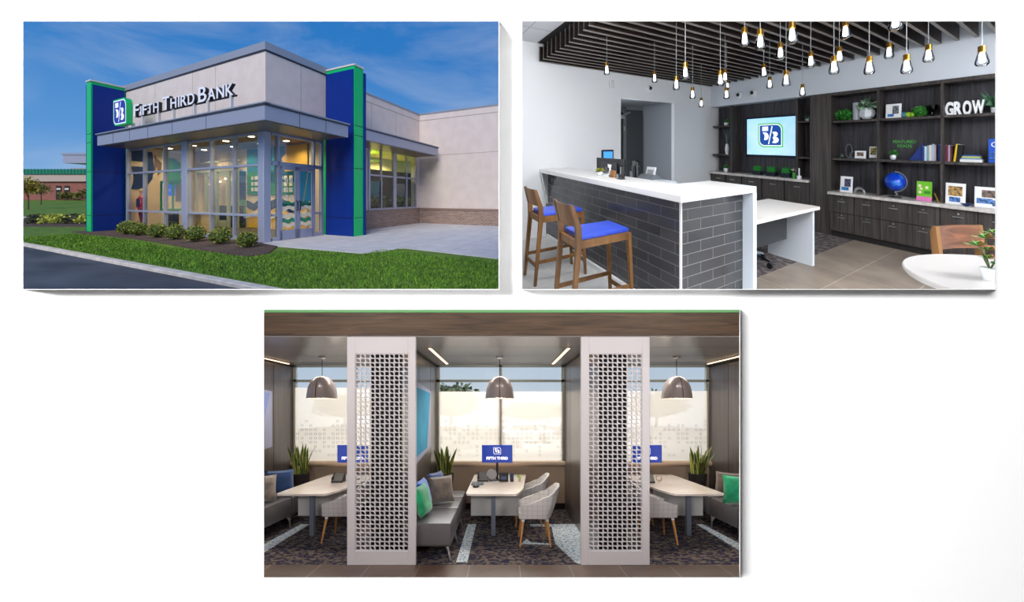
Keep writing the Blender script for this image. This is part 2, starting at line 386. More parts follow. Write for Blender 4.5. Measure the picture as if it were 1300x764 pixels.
B.part('parapet_coping', g, [coping_m, metal_dark])
B.part('roof', G().box(.35, 9.95, .35, 2.6, 5.5, 5.6), mat('roof_grey', (120, 120, 120), .8))
# canopy
g = G(); g.box(-1.6, 9.63, -1.1, 0, 3.42, 3.85); g.box(-1.6, 0, 0, 2.14, 3.42, 3.85)
g.cur = 1; g.box(-1.62, 9.65, -1.12, -1.05, 3.80, 3.83); g.box(-1.62, -1.55, -1.1, 2.16, 3.80, 3.83)
for a in (8.1, 6.65, 5.2, 3.45, 1.35): g.box(a - .008, a + .008, -1.104, -1.1, 3.42, 3.84)
for b in (.05, 1.1): g.box(-1.604, -1.6, b - .008, b + .008, 3.42, 3.84)
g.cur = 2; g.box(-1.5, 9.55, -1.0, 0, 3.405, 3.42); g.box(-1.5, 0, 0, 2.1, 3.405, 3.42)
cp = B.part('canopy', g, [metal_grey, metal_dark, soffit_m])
g = G(); g.box(-1.65, 9.68, -1.15, -.98, 3.85, 3.885); g.box(-1.65, -1.48, -1.1, 2.2, 3.85, 3.885); B.part('canopy_edge', g, coping_m, cp)
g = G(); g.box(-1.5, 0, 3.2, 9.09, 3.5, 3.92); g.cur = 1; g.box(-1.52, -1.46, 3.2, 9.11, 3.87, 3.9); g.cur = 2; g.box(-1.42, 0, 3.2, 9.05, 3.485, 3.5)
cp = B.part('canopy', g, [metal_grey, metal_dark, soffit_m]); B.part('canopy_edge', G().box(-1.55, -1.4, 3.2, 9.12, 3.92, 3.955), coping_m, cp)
# pylons
def pylon(core, panel, fin, cap, seams):
    p = B.part('pylon', G().box(*core), green_m)
    g = G(); g.box(*panel); B.part('blue_panel', g, blue_m, p); B.part('blue_fin', G().box(*fin), blue_m, p)
    g = G()
    for bx in cap: g.box(*bx)
    B.part('cap', g, cap_m, p)
    for z in Z4:
        g = G()
        for bx in seams:
            if abs(bx[4] - z) < .001: g.box(*bx)
        B.part('panel_joint', g, mat('blue_joint', (4, 14, 62), .5), p)
Z4 = (.65, 2.4, 3.57, 3.92)
pylon((-1.5, .17, 2.57, 3.06, 0, 6.03), (-1.47, -.02, 2.53, 2.57, 0, 5.9), (-1.53, .17, 3.06, 3.19, 0, 5.9), [(-1.53, .2, 2.54, 3.09, 6.03, 6.09)],
      [(-1.475, -.02, 2.525, 2.53, z, z + .02) for z in Z4] + [(-1.505, -1.5, 2.57, 3.06, z, z + .02) for z in Z4] + [(-1.535, -1.53, 3.06, 3.19, z, z + .02) for z in Z4])
pylon((10.12, 10.58, -1.15, .1, 0, 6.03), (10.07, 10.12, -1.1, -.06, 0, 5.9), (10.58, 10.75, -1.12, .1, 0, 5.95), [(10.09, 10.62, -1.18, .1, 6.03, 6.09)],
      [(10.065, 10.07, -1.1, -.06, z, z + .02) for z in Z4] + [(10.12, 10.58, -1.155, -1.15, z, z + .02) for z in Z4])
# curtain wall, left facade (b=0)
def vb(g, a, w, z0, z1, b0=-.06, b1=.08): g.box(a - w / 2, a + w / 2, b0, b1, z0, z1)
g = G()
for a, w_ in ((9.88, .14), (8.3, .07), (6.53, .07), (3.13, .07), (1.70, .07)): vb(g, a, w_, 0, 3.42)
for z0, z1 in ((0, .13), (.79, .86), (2.36, 2.43), (3.34, 3.42)): g.box(.3, 9.95, -.05, .07, z0, z1)
B.part('window_frame', g, alu)
B.part('column', G().box(4.62, 5.02, -.12, .1, 0, 3.42), alu, bevel=.01)
B.part('corner_column', G().box(-.06, .26, -.10, .16, 0, 3.42), alu, bevel=.01)
for a0, a1 in ((9.81, 8.35), (8.25, 6.58), (6.48, 5.06), (4.57, 3.18), (3.08, 1.75), (1.65, .3)):
    B.part('window_pane', G().box(a1, a0, .0, .012, .13, 3.34), clear)
# right facade (a=0)
g = G()
for b, w_ in ((.45, .07), (1.95, .07), (2.33, .1)): g.box(-.06, .08, b - w_ / 2, b + w_ / 2, 0, 3.42)
g.box(-.06, .08, .2, 2.38, 2.40, 2.52); g.box(-.06, .08, .2, 2.38, 3.34, 3.42); g.box(-.05, .07, .22, .45, .79, .86); g.box(-.05, .07, 1.95, 2.33, .79, .86); g.box(-.05, .07, .22, .45, 0, .12); g.box(-.05, .07, 1.95, 2.33, 0, .12)
B.part('door_frame', g, alu)
for b0, b1, z0, z1 in ((.22, .42, .12, 3.34), (1.98, 2.29, .12, 3.34), (.48, 1.92, 2.52, 3.34)): B.part('window_pane', G().box(0, .012, b0, b1, z0, z1), clear)
for b0, b1, hb in ((.49, 1.2, .5), (1.22, 1.92, 1.29)):
    g = G(); s_ = .1
    g.box(-.05, .01, b0, b0 + s_, .02, 2.40); g.box(-.05, .01, b1 - s_, b1, .02, 2.40); g.box(-.05, .01, b0, b1, .02, .32); g.box(-.05, .01, b0, b1, 2.28, 2.40)
    d = B.part('door', g, alu, bevel=.004); B.part('door_glass', G().box(-.025, -.015, b0 + s_, b1 - s_, .32, 2.28), clear, d)
    hb = b1 - .05 if b0 < 1 else b0 + .05
    B.part('door_handle', G().tube([(-.05, hb, .95), (-.12, hb, .97), (-.12, hb, 1.25), (-.05, hb, 1.27)], .018), mat('black_metal', (25, 25, 28), .4, .3), d, smooth=True)
# wing
g = G(); g.box(0, .35, 3.1, 9.45, 3.72, 5.8); g.box(0, .35, 9.15, 9.5, .8, 3.72); g.box(0, .35, 3.1, 5.1, .8, 3.72); g.box(-5.6, .35, 9.5, 9.85, .8, 5.8)
g.cur = 1; g.box(-.004, 0, 3.1, 9.5, 5.47, 5.5); g.box(-5.6, 0, 9.496, 9.5, 5.47, 5.5); g.box(-5.6, 0, 9.496, 9.5, 3.58, 3.6); g.box(-.004, 0, 7.2, 7.212, 3.9, 5.5); g.box(-.004, 0, 5.3, 5.312, 3.9, 5.5)
B.part('wing_wall', g, [stucco, mat('stucco_joint', (150, 138, 132), .9)])
g = G(); g.box(-.03, .4, 3.1, 9.5, 5.8, 5.87); g.box(-5.6, .0, 9.47, 9.9, 5.8, 5.87); g.cur = 0; B.part('parapet_coping', g, coping_m)
B.part('brick_base', G().box(-.05, .35, 3.1, 9.5, 0, .74), brick_b); B.part('brick_base', G().box(-5.6, .0, 9.44, 9.85, 0, .74), brick_a)
g = G(); g.box(-.08, .35, 3.1, 9.5, .74, .82); g.box(-5.6, -.05, 9.4, 9.85, .74, .82); B.part('stone_sill', g, mat('sill_stone', (140, 118, 108), .85))
g = G()
for b, w_ in ((5.12, .14), (6.02, .07), (7.1, .26), (8.19, .07), (9.12, .1)): g.box(-.04, .08, b - w_ / 2, b + w_ / 2, .82, 3.72)
for z0, z1 in ((.82, .9), (2.32, 2.4), (3.64, 3.72)): g.box(-.03, .07, 5.1, 9.15, z0, z1)
B.part('window_frame', g, alu)
for b0, b1 in ((5.19, 5.98), (6.06, 6.97), (7.23, 8.15), (8.23, 9.07)): B.part('window_pane', G().box(0, .012, b0, b1, .9, 3.64), glassmat('wing_glass', (244, 246, 244), 0.1))
# interior of the glass corner
beige = mat('interior_beige', (226, 200, 160), .8); dark_int = mat('interior_dark', (34, 26, 24), .6)
g = G(); g.box(.1, 9.95, .1, 3.0, 3.55, 3.6); B.part('interior_ceiling', g, mat('interior_ceiling', (150, 124, 90), .8))
g = G(); g.box(9.93, 9.95, .1, 3.0, 0, 3.55)
for a0, a1 in ((9.95, 6.9), (5.9, .1)): g.box(a1, a0, 2.98, 3.05, 0, 3.55)
g.box(5.9, 6.9, 2.98, 3.05, 2.6, 3.55) ; B.part('interior_wall', g, beige)
B.part('interior_wall', G().box(5.0, 8.5, 5.2, 5.3, 0, 3.55), beige)
B.part('interior_floor', G().box(.1, 9.95, .08, 5.2, .0, .03), mat('interior_carpet', (92, 82, 62), .9, c2=(70, 66, 54), scale=(4, 4, 4)))
downl = mat('downlight_glow', (255, 240, 210), emit=14)
for i, (a, b) in enumerate(((9.0, 1.2), (8.0, 2.2), (6.9, 1.2), (5.6, 2.2), (4.2, 1.1), (3.6, 2.2), (2.2, .9), (1.9, 2.2), (.9, 1.3))):
    B.part('downlight', G().cyl(a, b, 3.535, 3.55, .11), downl)
    lamp('SPOT', BANK.at((a, b, 3.5)), BANK.at((a, b, 0)), 115, .08, color=(1, .84, .62), spot_size=math.radians(150), spot_blend=.6, name='downlight_lamp')
# murals
mt = mat('mural_teal', (22, 120, 128), .6); mg = mat('mural_green', (46, 132, 66), .6); my = mat('mural_yellow', (226, 176, 66), .6); mn = mat('mural_navy', (22, 52, 84), .6); mcr = mat('mural_cream', (232, 220, 190), .6)
g = G(); 
g.prism([(.11, 2.95), (.66, 2.95), (.66, 3.5), (.11, 3.5)], 9.9, 9.93, 'x')
g.prism([(.11, 2.72), (.66, 2.72)] + [(.66, 2.7), (.66, 1.74), (.11, 1.74), (.2, 2.0), (.22, 2.25), (.18, 2.5)], 9.9, 9.93, 'x')
g.prism([(.7, 1.9), (.9, 2.2), (.96, 2.7), (.9, 3.4), (.7, 3.4)], 9.9, 9.93, 'x')
g.cur = 1; g.prism([(1.5, 1.9), (1.56, 3.2), (1.8, 3.2), (2.06, 3.0), (2.08, 2.4), (1.95, 1.75)], 9.9, 9.93, 'x')
g.cur = 2; g.prism([(.95, 2.4), (1.0, 3.3), (1.05, 3.15), (1.28, 2.95), (1.24, 2.5), (1.12, 2.4), (1.1, 2.8)], 9.9, 9.93, 'x')
g.prism([(1.85, 1.2), (1.85, 1.9), (2.1, 2.3), (2.5, 2.0), (2.5, 1.2)], 9.9, 9.93, 'x')
solo(BANK, 'wall_mural', 'mural of navy blocks, a green leaf shape and old house fronts behind the left windows', 'mural', g, [mn, mg, mat('mural_brown', (120, 98, 76), .7)])
g = G(); g.box(4.75, 5.75, 2.93, 2.97, 2.5, 3.5); g.box(1.5, 4.75, 2.93, 2.97, 2.0, 3.5)
g.cur = 1; g.box(1.5, 5.75, 2.93, 2.97, 1.5, 2.5)
g.cur = 2; g.prism([(1.5, .05), (5.75, .05), (5.75, .9), (5.2, .75), (4.6, 1.05), (4.0, .8), (3.4, 1.0), (2.6, .7), (1.5, 1.0)], 2.92, 2.96, 'y')
g.prism([(1.5, 2.5), (3.0, 2.45), (3.2, 3.0), (2.9, 3.2), (3.0, 3.5), (1.5, 3.5)], 2.92, 2.925, 'y')
g.cur = 3; g.prism([(1.5, 1.0), (2.6, .75), (3.4, 1.05), (4.0, .85), (4.6, 1.1), (5.2, .8), (5.75, .95), (5.75, 1.25), (5.2, 1.1), (4.6, 1.4), (4.0, 1.2), (3.4, 1.4), (2.6, 1.15), (1.5, 1.3)], 2.91, 2.95, 'y')
g.prism([(3.0, 2.5), (3.7, 2.5), (3.7, 3.5), (2.95, 3.5), (2.9, 3.2), (3.2, 3.0)], 2.91, 2.925, 'y')
g.cur = 4; g.prism([(1.5, .7), (2.6, .35), (3.4, .62), (4.0, .42), (4.6, .65), (5.75, .45), (5.75, .65), (4.6, .85), (4.0, .62), (3.4, .82), (2.6, .55), (1.5, .9)], 2.90, 2.93, 'y')
for a in (5.3, 5.05, 4.9):
    for z in (1.65, 1.9, 2.15): g.box(a - .09, a + .06, 2.90, 2.925, z, z + .16)
for a in (2.55, 2.9, 3.2):
    for z in (1.6, 1.85, 2.1): g.box(a - .1, a + .1, 2.90, 2.925, z, z + .18)
solo(BANK, 'wall_mural', 'colourful mural with teal sky, yellow ground and wavy stripes behind the doors', 'mural', g, [mt, mg, my, mn, mcr])
# decals of wave stripes on the doors
g = G()
for b0, b1 in ((.6, 1.09), (1.33, 1.81)):
    for k, (z0, c_) in enumerate(((.42, 1), (.56, 0), (.72, 1), (.98, 1), (1.12, 0))):
        g.cur = c_; n_ = 8; top = [(b0 + (b1 - b0) * i / n_, z0 + .13 + .035 * math.sin(i * 1.1 + k)) for i in range(n_ + 1)]; bot = [(b0 + (b1 - b0) * i / n_, z0 + .035 * math.sin(i * 1.1 + k)) for i in range(n_, -1, -1)]
        g.prism(top + bot, -.03, -.026, 'x')
    g.cur = 2; g.prism([(b0, 1.12), (b1, 1.12), (b1, 1.17), (b0, 1.17)], -.03, -.026, 'x')
g.cur = 1
for b in (.78, .96):
    for z in (1.3, 1.55, 1.85): g.box(-.03, -.026, b - .06, b + .05, z, z + .17)
g.cur = 3; g.prism([(1.33, 1.25), (1.81, 1.25), (1.81, 2.26), (1.33, 2.26)], -.03, -.027, 'x'); g.cur = 4; g.prism([(1.45, 1.25), (1.48, 1.25), (1.68, 2.26), (1.65, 2.26)], -.033, -.03, 'x')
solo(BANK, 'door_decal', 'green and cream wave decals with small notices on the entrance doors', 'decal', g, [mat('decal_green', (50, 140, 110), .5), mcr, mn, mat('decal_teal', (60, 150, 165), .5), my])
# inner vestibule doors
vm = mat('vestibule_frame', (168, 172, 140), .5)
g = G()
for a in (8.62, 7.62, 6.62, 9.5, 5.95): g.box(a - .06, a + .06, 2.55, 2.65, 0, 2.6)
g.box(5.9, 9.55, 2.55, 2.65, 2.55, 2.65); g.box(5.9, 9.55, 2.55, 2.65, 3.0, 3.05); VF = B.part('vestibule_frame', g, vm, label='pale green vestibule frame')
for a0, a1, ha in ((7.66, 8.56, 7.76), (6.68, 7.58, 7.48)):
    g = G(); g.box(a0, a0 + .1, 2.57, 2.62, .05, 2.5); g.box(a1 - .1, a1, 2.57, 2.62, .05, 2.5); g.box(a0, a1, 2.57, 2.62, .05, .35); g.box(a0, a1, 2.57, 2.62, 2.35, 2.5)
    d = B.part('vestibule_door', g, vm); B.part('pull_handle', G().tube([(ha, 2.57, .9), (ha, 2.5, .92), (ha, 2.5, 1.3), (ha, 2.57, 1.32)], .02), mat('steel', (190, 190, 190), .3, .9), d)
# string of glowing pendants deep inside
glow = mat('warm_bulb', (255, 244, 225), emit=9)
for i in range(12):
    a = 6.9 + (i * .37) % 1.9; z = 2.0 + (i * 7 % 5) * .12; b = 2.75 + (i % 3) * .08
    gq = G().ball((0, 0, 0), .032, 8, 6); gq.cur = 1; gq.box(-.003, .003, -.003, .003, .03, 3.53 - z)
    solo(BANK, 'pendant_lamp', 'small glowing pendant seen through the vestibule doors of the bank', 'lamp', gq, [glow, metal_dark], (a, b, z), group='pendants deep inside the bank')
solo(BANK, 'teller_counter', 'long dark counter far inside the bank behind the vestibule doors', 'counter', G().box(6.0, 8.4, 2.72, 2.94, .03, .95).box(5.95, 8.45, 2.7, 2.95, .95, 1.0), dark_int, bevel=.01)
# ---- sign: cabinet logo and channel letters on the canopy
ge, gw, gf, gm = G(), G(), G(), G()
S = Thing(BANK, 'logo_sign', 'blue 5/3 logo box with green sides on the canopy beside the left pylon', 'sign', (0, 0, 0))
logo((8.46, -.78, 4.1), (-1, 0, 0), (0, -1, 0), 1.2, 1.0, .2, (ge, gw), gf, gm)
cb = S.part('cabinet', ge, green_m); S.part('white_border', gw, mat('sign_white', (245, 245, 250), .4, emit=.25), cb); S.part('face', gf, mat('sign_blue', (14, 38, 150), .4, emit=.1), cb); S.part('mark', gm, MATS['sign_white'], cb)
for a in (8.1, 7.5): S.part('support_post', G().box(a - .04, a + .04, -.72, -.64, 3.88, 4.2), cap_m)
LS = Thing(BANK, 'letter_sign', 'white block letters reading FIFTH THIRD BANK standing on posts above the canopy', 'sign', (0, 0, 0))
black_side = mat('letter_side', (18, 18, 22), .5); lw = mat('letter_face', (232, 232, 240), .5)
def letters(word, a0, a1, z, big, small):
    wid = {'I': .42, 'T': .95, 'F': .9, 'K': 1.05, 'N': 1.1, 'A': 1.1}
    ws = [(1.25 if i == 0 else 1) * wid.get(c, 1.0) for i, c in enumerate(word)]; tot = sum(ws); a = a0
    for i, c in enumerate(word):
        step = (a0 - a1) * ws[i] / tot; h = big if i == 0 else small
        wl, al = (step * .4, a - step * .22) if c == 'I' else (step * .84, a)
        g = G(); put_text(g, c, (al, -.88, z), (-1, 0, 0), (0, -1, 0), h / .7, .055, width=wl, bold=.006)
        L = LS.part('letter', g, black_side)
        g = G(); put_text(g, c, (al, -.94, z), (-1, 0, 0), (0, -1, 0), h / .7, .006, width=wl, bold=.006); LS.part('letter_face', g, lw, L)
        a -= step
letters('FIFTH', 6.75, 4.72, 4.32, .43, .33); letters('THIRD', 4.5, 2.3, 4.32, .44, .34); letters('BANK', 2.12, .1, 4.32, .46, .34)
for a in (6.2, 4.95, 3.9, 2.52, 1.7, .4): LS.part('support_post', G().box(a - .045, a + .045, -.9, -.82, 3.88, 4.4), cap_m)
LS.part('mounting_rail', G().box(.15, 6.7, -.86, -.82, 4.3, 4.34), black_side)
# ---- kiosk, figure, tables inside
K = Thing(BANK, 'display_kiosk', 'green framed display kiosk with a small blue screen inside the window', 'kiosk', (7.3, .6, 0))
g = G(); 
for a in (-.5, .5):
    for b in (-.22, .22): g.bar((a, b, .85), (a, b, 2.0), .06)
g.box(-.53, .53, -.25, .25, 1.95, 2.05); g.box(-.53, .53, -.25, .25, .85, .92); K.part('frame', g, mg)
g = G(); g.box(-.1, .42, -.05, .05, .03, .85); g.box(-.4, -.3, -.05, .05, .03, .85); K.part('leg', g, dark_int)
K.part('screen', G().box(-.36, .3, -.12, -.08, 1.45, 1.9), mat('kiosk_screen', (40, 90, 200), emit=.7)); g = G(); put_text(g, '5/3', (.1, -.13, 1.62), (-1, 0, 0), (0, -1, 0), .16, .003); K.part('screen_logo', g, lw)
solo(BANK, 'bench_table', 'long pale bench table with black legs beside the display kiosk', 'table', G().box(-.9, .7, -.25, .25, .72, .76).box(-.85, -.8, -.2, .2, 0, .72).box(.6, .65, -.2, .2, 0, .72).box(-.1, -.05, -.2, .2, 0, .72), mat('pale_wood', (214, 188, 150), .6), (5.9, .8, .03))
def skin_figure(pts, edges, rad, place, name, m, parent, at):
    me = bpy.data.meshes.new('figure'); me.from_pydata(pts, edges, []); ob = bpy.data.objects.new('figure', me); COL.objects.link(ob)
    ob.modifiers.new('s', 'SKIN'); 
    for i, r in enumerate(rad): me.skin_vertices[0].data[i].radius = (r, r)
    me.skin_vertices[0].data[0].use_root = True
    sb = ob.modifiers.new('b', 'SUBSURF'); sb.levels = 1
    dg = bpy.context.evaluated_depsgraph_get(); dg.update(); m2 = bpy.data.meshes.new_from_object(ob.evaluated_get(dg))
    g = G(); g.add([v.co.copy() for v in m2.vertices], [tuple(p.vertices) for p in m2.polygons]); bpy.data.objects.remove(ob)
    return g
P_ = Thing(BANK, 'person', 'person in a red jacket and dark vest standing behind the leftmost window', 'person', (9.42, .3, .03))
pts = [(0, 0, .9), (0, 0, 1.12), (0, 0, 1.32), (0, 0, 1.42), (0, 0, 1.56), (0, 0, 1.66), (.17, 0, 1.33), (.22, 0, 1.08), (.2, -.06, .86), (-.17, 0, 1.33), (-.22, -.02, 1.08), (-.2, -.08, .88), (.08, 0, .82), (.0, 0, .46), (-.08, 0, .08), (-.1, -.09, .04), (-.08, 0, .82), (-.16, 0, .46), (-.22, 0, .08), (-.24, -.09, .04)]
ed = [(0, 1), (1, 2), (2, 3), (3, 4), (4, 5), (2, 6), (6, 7), (7, 8), (2, 9), (9, 10), (10, 11), (0, 12), (12, 13), (13, 14), (14, 15), (0, 16), (16, 17), (17, 18), (18, 19)]
ra = [.14, .13, .14, .05, .085, .07, .06, .045, .035, .06, .045, .035, .085, .06, .04, .04, .085, .06, .04, .04]
P_.part('body', skin_figure(pts, ed, ra, BANK, 'b', None, None, None), mat('skin', (222, 172, 140), .6), smooth=True)
g = G(); g.lathe([(.16, .84), (.165, 1.0), (.17, 1.2), (.165, 1.32), (.08, 1.42)], n=16, sy=.85)
for s_ in (-1, 1): g.tube([(s_ * .16, 0, 1.35), (s_ * .225, -.01, 1.09), (s_ * .205, -.06, .92)], [.075, .062, .05], 10)
P_.part('jacket', g, mat('red_cloth', (190, 30, 30), .8), smooth=True)
P_.part('vest', G().lathe([(.12, .95), (.13, 1.1), (.12, 1.3)], 0, -.06, 14), mat('navy_cloth', (40, 44, 66), .8), smooth=True)
g = G()
for s_ in (0, 1): g.tube([(.08 - .16 * s_, 0, .86), (-.0 - .16 * s_, 0, .46), (-.08 - .14 * s_, 0, .1)], [.1, .075, .055], 10)
P_.part('trousers', g, mat('rust_cloth', (130, 48, 38), .8), smooth=True)
g = G(); g.ball((0, .01, 1.64), (.1, .105, .1), 12, 8); g.tube([(.0, .07, 1.62), (.03, .09, 1.45)], [.07, .04], 8); P_.part('hair', g, mat('blond_hair', (214, 176, 110), .6), smooth=True)
# wing interior
g = G(); g.box(.9, 1.0, 3.3, 11.5, .03, 2.72); g.cur = 1; g.box(3.2, 3.3, 3.3, 14, 0, 3.7); g.cur = 2; g.box(.1, 3.3, 3.3, 14, 3.66, 3.7); g.cur = 3; g.box(.1, .9, 3.3, 9.4, 0, .03); B.part('interior_wall', g, [dark_int, mat('wing_cream', (240, 226, 150), .8), mat('wing_ceiling', (225, 215, 150), .8), dark_int])
for b in (5.5, 7.0, 8.5, 10): lamp('SPOT', BANK.at((2.0, b, 3.5)), BANK.at((2.2, b, 0)), 260, .1, color=(1, .93, .62), spot_size=math.radians(160), spot_blend=.5, name='downlight_lamp')
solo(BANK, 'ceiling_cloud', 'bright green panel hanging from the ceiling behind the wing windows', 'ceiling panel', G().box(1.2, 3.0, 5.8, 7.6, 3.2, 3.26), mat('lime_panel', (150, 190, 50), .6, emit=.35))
for b, c_, z0, z1, nm in ((6.75, (70, 150, 175), 1.25, 2.15, 'pale teal slanted poster'), (8.85, (150, 150, 160), 1.2, 2.1, 'grey framed poster')):
    solo(BANK, 'wall_poster', nm + ' on the dark partition behind the wing windows', 'poster', G().prism([(b - .5, z0), (b + .25, z0), (b + .5, z1), (b - .5, z1)], .86, .89, 'x'), mat(nm, c_, .6))
for i, b in enumerate((5.6, 6.5, 7.8, 8.7)):
    g = G(); leaves(g, (0, 0, .35), (.22, .22, .28), 60, .16, i + 5); g.cyl(0, 0, 0, .18, .1, .13)
    solo(BANK, 'potted_plant', 'leafy plant on the sill, %s in the wing windows from the blue pylon' % ('first', 'second', 'third', 'fourth')[i], 'plant', g, mat('plant_dim', (120, 140, 70), .7), (.45, b, .82))
# ---- grounds
grass_m = mat('grass', (76, 108, 18), .9, c2=(112, 144, 32), scale=(1.6, 3.5, 1), detail=8, lo=.3, hi=.72, bump=1.0, bscale=(50, 50, 50), c3=(92, 124, 24))
asphalt = mat('asphalt', (52, 55, 60), .7, c2=(86, 90, 96), scale=(.5, 1.2, 1), detail=6, lo=.35, hi=.7, bump=.2, bscale=(90, 90, 90))
curb_m = mat('curb_concrete', (216, 208, 198), .85, c2=(196, 188, 178), scale=(3, 3, 3))
mulch_m = mat('mulch', (58, 44, 38), .95, c2=(100, 80, 70), scale=(25, 25, 25), bump=.8)
concrete = brickmat('concrete_walk', 'XY', (206, 203, 204), (200, 197, 198), (165, 160, 160), 1.6, 1.6, .012, .85, off=0, bump=.15, stain=.25)
LAWN_E = -3.5
struct(BANK, 'ground_1', G().prism([(-12, -3.66), (30, -3.66), (30, -14), (-12, -14)], -.09, -.07), asphalt)
struct(BANK, 'ground_2', G().prism([(-12, LAWN_E), (42, LAWN_E), (42, 18), (-12, 18)], -.05, -.005), grass_m)
g = G(); g.prism([(-12, -3.67), (60, -3.67), (60, LAWN_E), (-12, LAWN_E)], -.14, .0); struct(BANK, 'trim_4', g, curb_m, bevel=.015, label='pale concrete kerb along the dark driveway')
struct(BANK, 'ground_3', G().prism([(10.9, -1.2), (10.9, -1.5), (9.4, -1.62), (7.4, -1.5), (5.4, -1.45), (3, -1.6), (.7, -1.8), (-1.0, -1.95), (-2.08, -1.9), (-2.3, -1.5), (-1.2, -.42), (-.14, -.23), (0, 0), (11, 0)], -.03, .02), mulch_m)
struct(BANK, 'ground_4', G().prism([(-.14, -.23), (-1.2, -.42), (-4.49, -.25), (-4.75, .3), (-4.8, .9), (-4.9, 1.02), (-8.0, .62), (-8, 9.6), (.3, 9.6), (.3, 0)], -.03, .012), concrete)
# grass blades: one object of uncountable stuff
g = G(); rnd = random.Random(3)
def inlawn(a, b):
    if b < -3.48: return False
    if a > -2.3: return b < -1.72 - (.25 if a < 3 else 0) + (.0)
    if a > -4.55: return b < -.45 - (.0 if a < -2.6 else (a + 2.6) * 2.5)
    return b < (.35 if a < -6 else .55) - 0.1 + (0 if a > -5 else .0)
for i in range(52000):
    a = rnd.uniform(-10.5, 9.5); b = rnd.uniform(-3.48, .8)
    if not inlawn(a, b): continue
    h = rnd.uniform(.02, .06); t_ = rnd.uniform(0, PI); dx, dy = math.cos(t_) * .012, math.sin(t_) * .012
    g.cur = rnd.randrange(3); g.add([(a - dx, b - dy, 0), (a + dx, b + dy, 0), (a + rnd.uniform(-.03, .03), b + rnd.uniform(-.03, .03), h)], [(0, 1, 2)])
solo(BANK, 'lawn_grass', 'short mown green grass between the kerb and the bank building', 'grass', g, [mat('blade_a', (78, 128, 22), .8), mat('blade_b', (116, 160, 40), .8), mat('blade_c', (52, 90, 18), .8)], kind='stuff')
# shrubs
shr = [mat('shrub_a', (116, 130, 50), .8), mat('shrub_b', (70, 88, 32), .8), mat('shrub_c', (156, 164, 70), .8)]
spots = [(7.3, 'at the leftmost glass bay next to the blue pylon'), (6.35, 'second of the row from the left blue pylon'), (4.85, 'just left of the wide grey column'), (3.6, 'just right of the wide grey column'), (2.3, 'fifth of the row, left of the bare mulch gap'), (.85, 'second from the right end of the mulch bed'), (-.62, 'at the glass corner, end of the row')]
for i, (a, lab) in enumerate(spots):
    g = G(); rr = .3 if i < 6 else .26
    g.cur = 1; g.ball((0, 0, rr * .7), (rr * .8, rr * .8, rr * .65), 10, 7); leaves(g, (0, 0, rr * .75), (rr, rr, rr * .85), 520, .055, i, inner=.75, mats=3)
    T = Thing(BANK, 'shrub', 'round shrub, ' + lab, 'shrub', (a, -.95 if i < 6 else -1.0, .02), group='shrubs in the mulch bed')
    T.part('foliage', g, shr)
    T.part('stem', G().tube([(0, 0, -.02), (0, 0, rr * .5)], .02), mat('bark', (86, 66, 50), .9))
# flower bed, path, far lawn, far building (world metres)
g = G(); g.prism([(-40, 22), (-14.5, 22), (-14.5, 60), (-80, 60), (-80, 34)], -.02, .0)
struct(LAWN, 'ground_5', G().add([(-90, 24, 0), (-16, 24, 0), (-16, 30, .02), (-90, 30, .02), (-16, 62, .98), (-90, 62, .98), (-16, 120, 1.0), (-130, 120, 1.0), (-130, 24, -.0), (-130, 62, .98)], [(0, 1, 2, 3), (3, 2, 4, 5), (5, 4, 6, 7, 9)]), grass_m)
struct(LAWN, 'ground_6', G().prism([(-60, 26.2), (-16, 26.2), (-16, 27.6), (-60, 27.6)], -.02, .03), curb_m)
struct(LAWN, 'ground_7', G().prism([(-30, 18.6), (-17.5, 18.6), (-15, 25.4), (-32, 25.4)], -.03, .03), mulch_m)
rnd = random.Random(9)
for i in range(24):
    y = 20.3 + (i // 6) * 1.25 + rnd.uniform(-.1, .1); u = -1.215 + (i % 6) * .031 + (i // 6 % 2) * .01; g = G(); c_ = (0, 0, .14)
    yel = i % 3 != 0; leaves(g, c_, (.3, .27, .2), 110, .12, i + 40, inner=.3)
    solo(LAWN, 'flower_clump', 'clump of low yellow-green plants in the bed left of the blue pylon' if yel else 'dark purple-green bushy plant in the bed left of the blue pylon', 'plant', g, mat('yellow_leaf', (170, 176, 70), .8) if yel else mat('dusk_leaf', (70, 76, 50), .8), (u * y, y, .02), group='plants in the bed')
FB = Thing(LAWN, 'brick_building', 'distant low brick building with a green metal roof edge at the far left', 'building', (-66, 60, .9))
g = G(); g.box(-10, 22, 0, 8, 0, 2.85); FB.part('wall', g, brickmat('far_brick', 'XZ', (142, 84, 74), (124, 70, 62), (150, 110, 100), .5, .2, .02, .9))
FB.part('fascia', G().box(-10, 22, -.4, 8, 2.85, 3.95), mat('far_fascia', (176, 158, 150), .8)); g = G(); g.box(-10, 22, -.6, 8, 3.95, 4.7)
for i in range(60): g.box(-10 + i * .5, -9.95 + i * .5, -.65, -.6, 3.95, 4.75)
FB.part('metal_roof', g, mat('far_roof_green', (24, 112, 88), .5)); FB.part('roof_unit', G().box(-3.5, 4, 2, 5, 4.7, 5.1), mat('far_unit', (150, 150, 160), .6))
for x in (-3.0, -1.75): 
    wn_ = FB.part('window', G().box(x - .42, x + .42, -.06, .02, .1, 2.2), dark_int); FB.part('window_panel', G().box(x - .3, x + .3, -.09, -.06, 1.6, 1.85), cap_m, wn_)
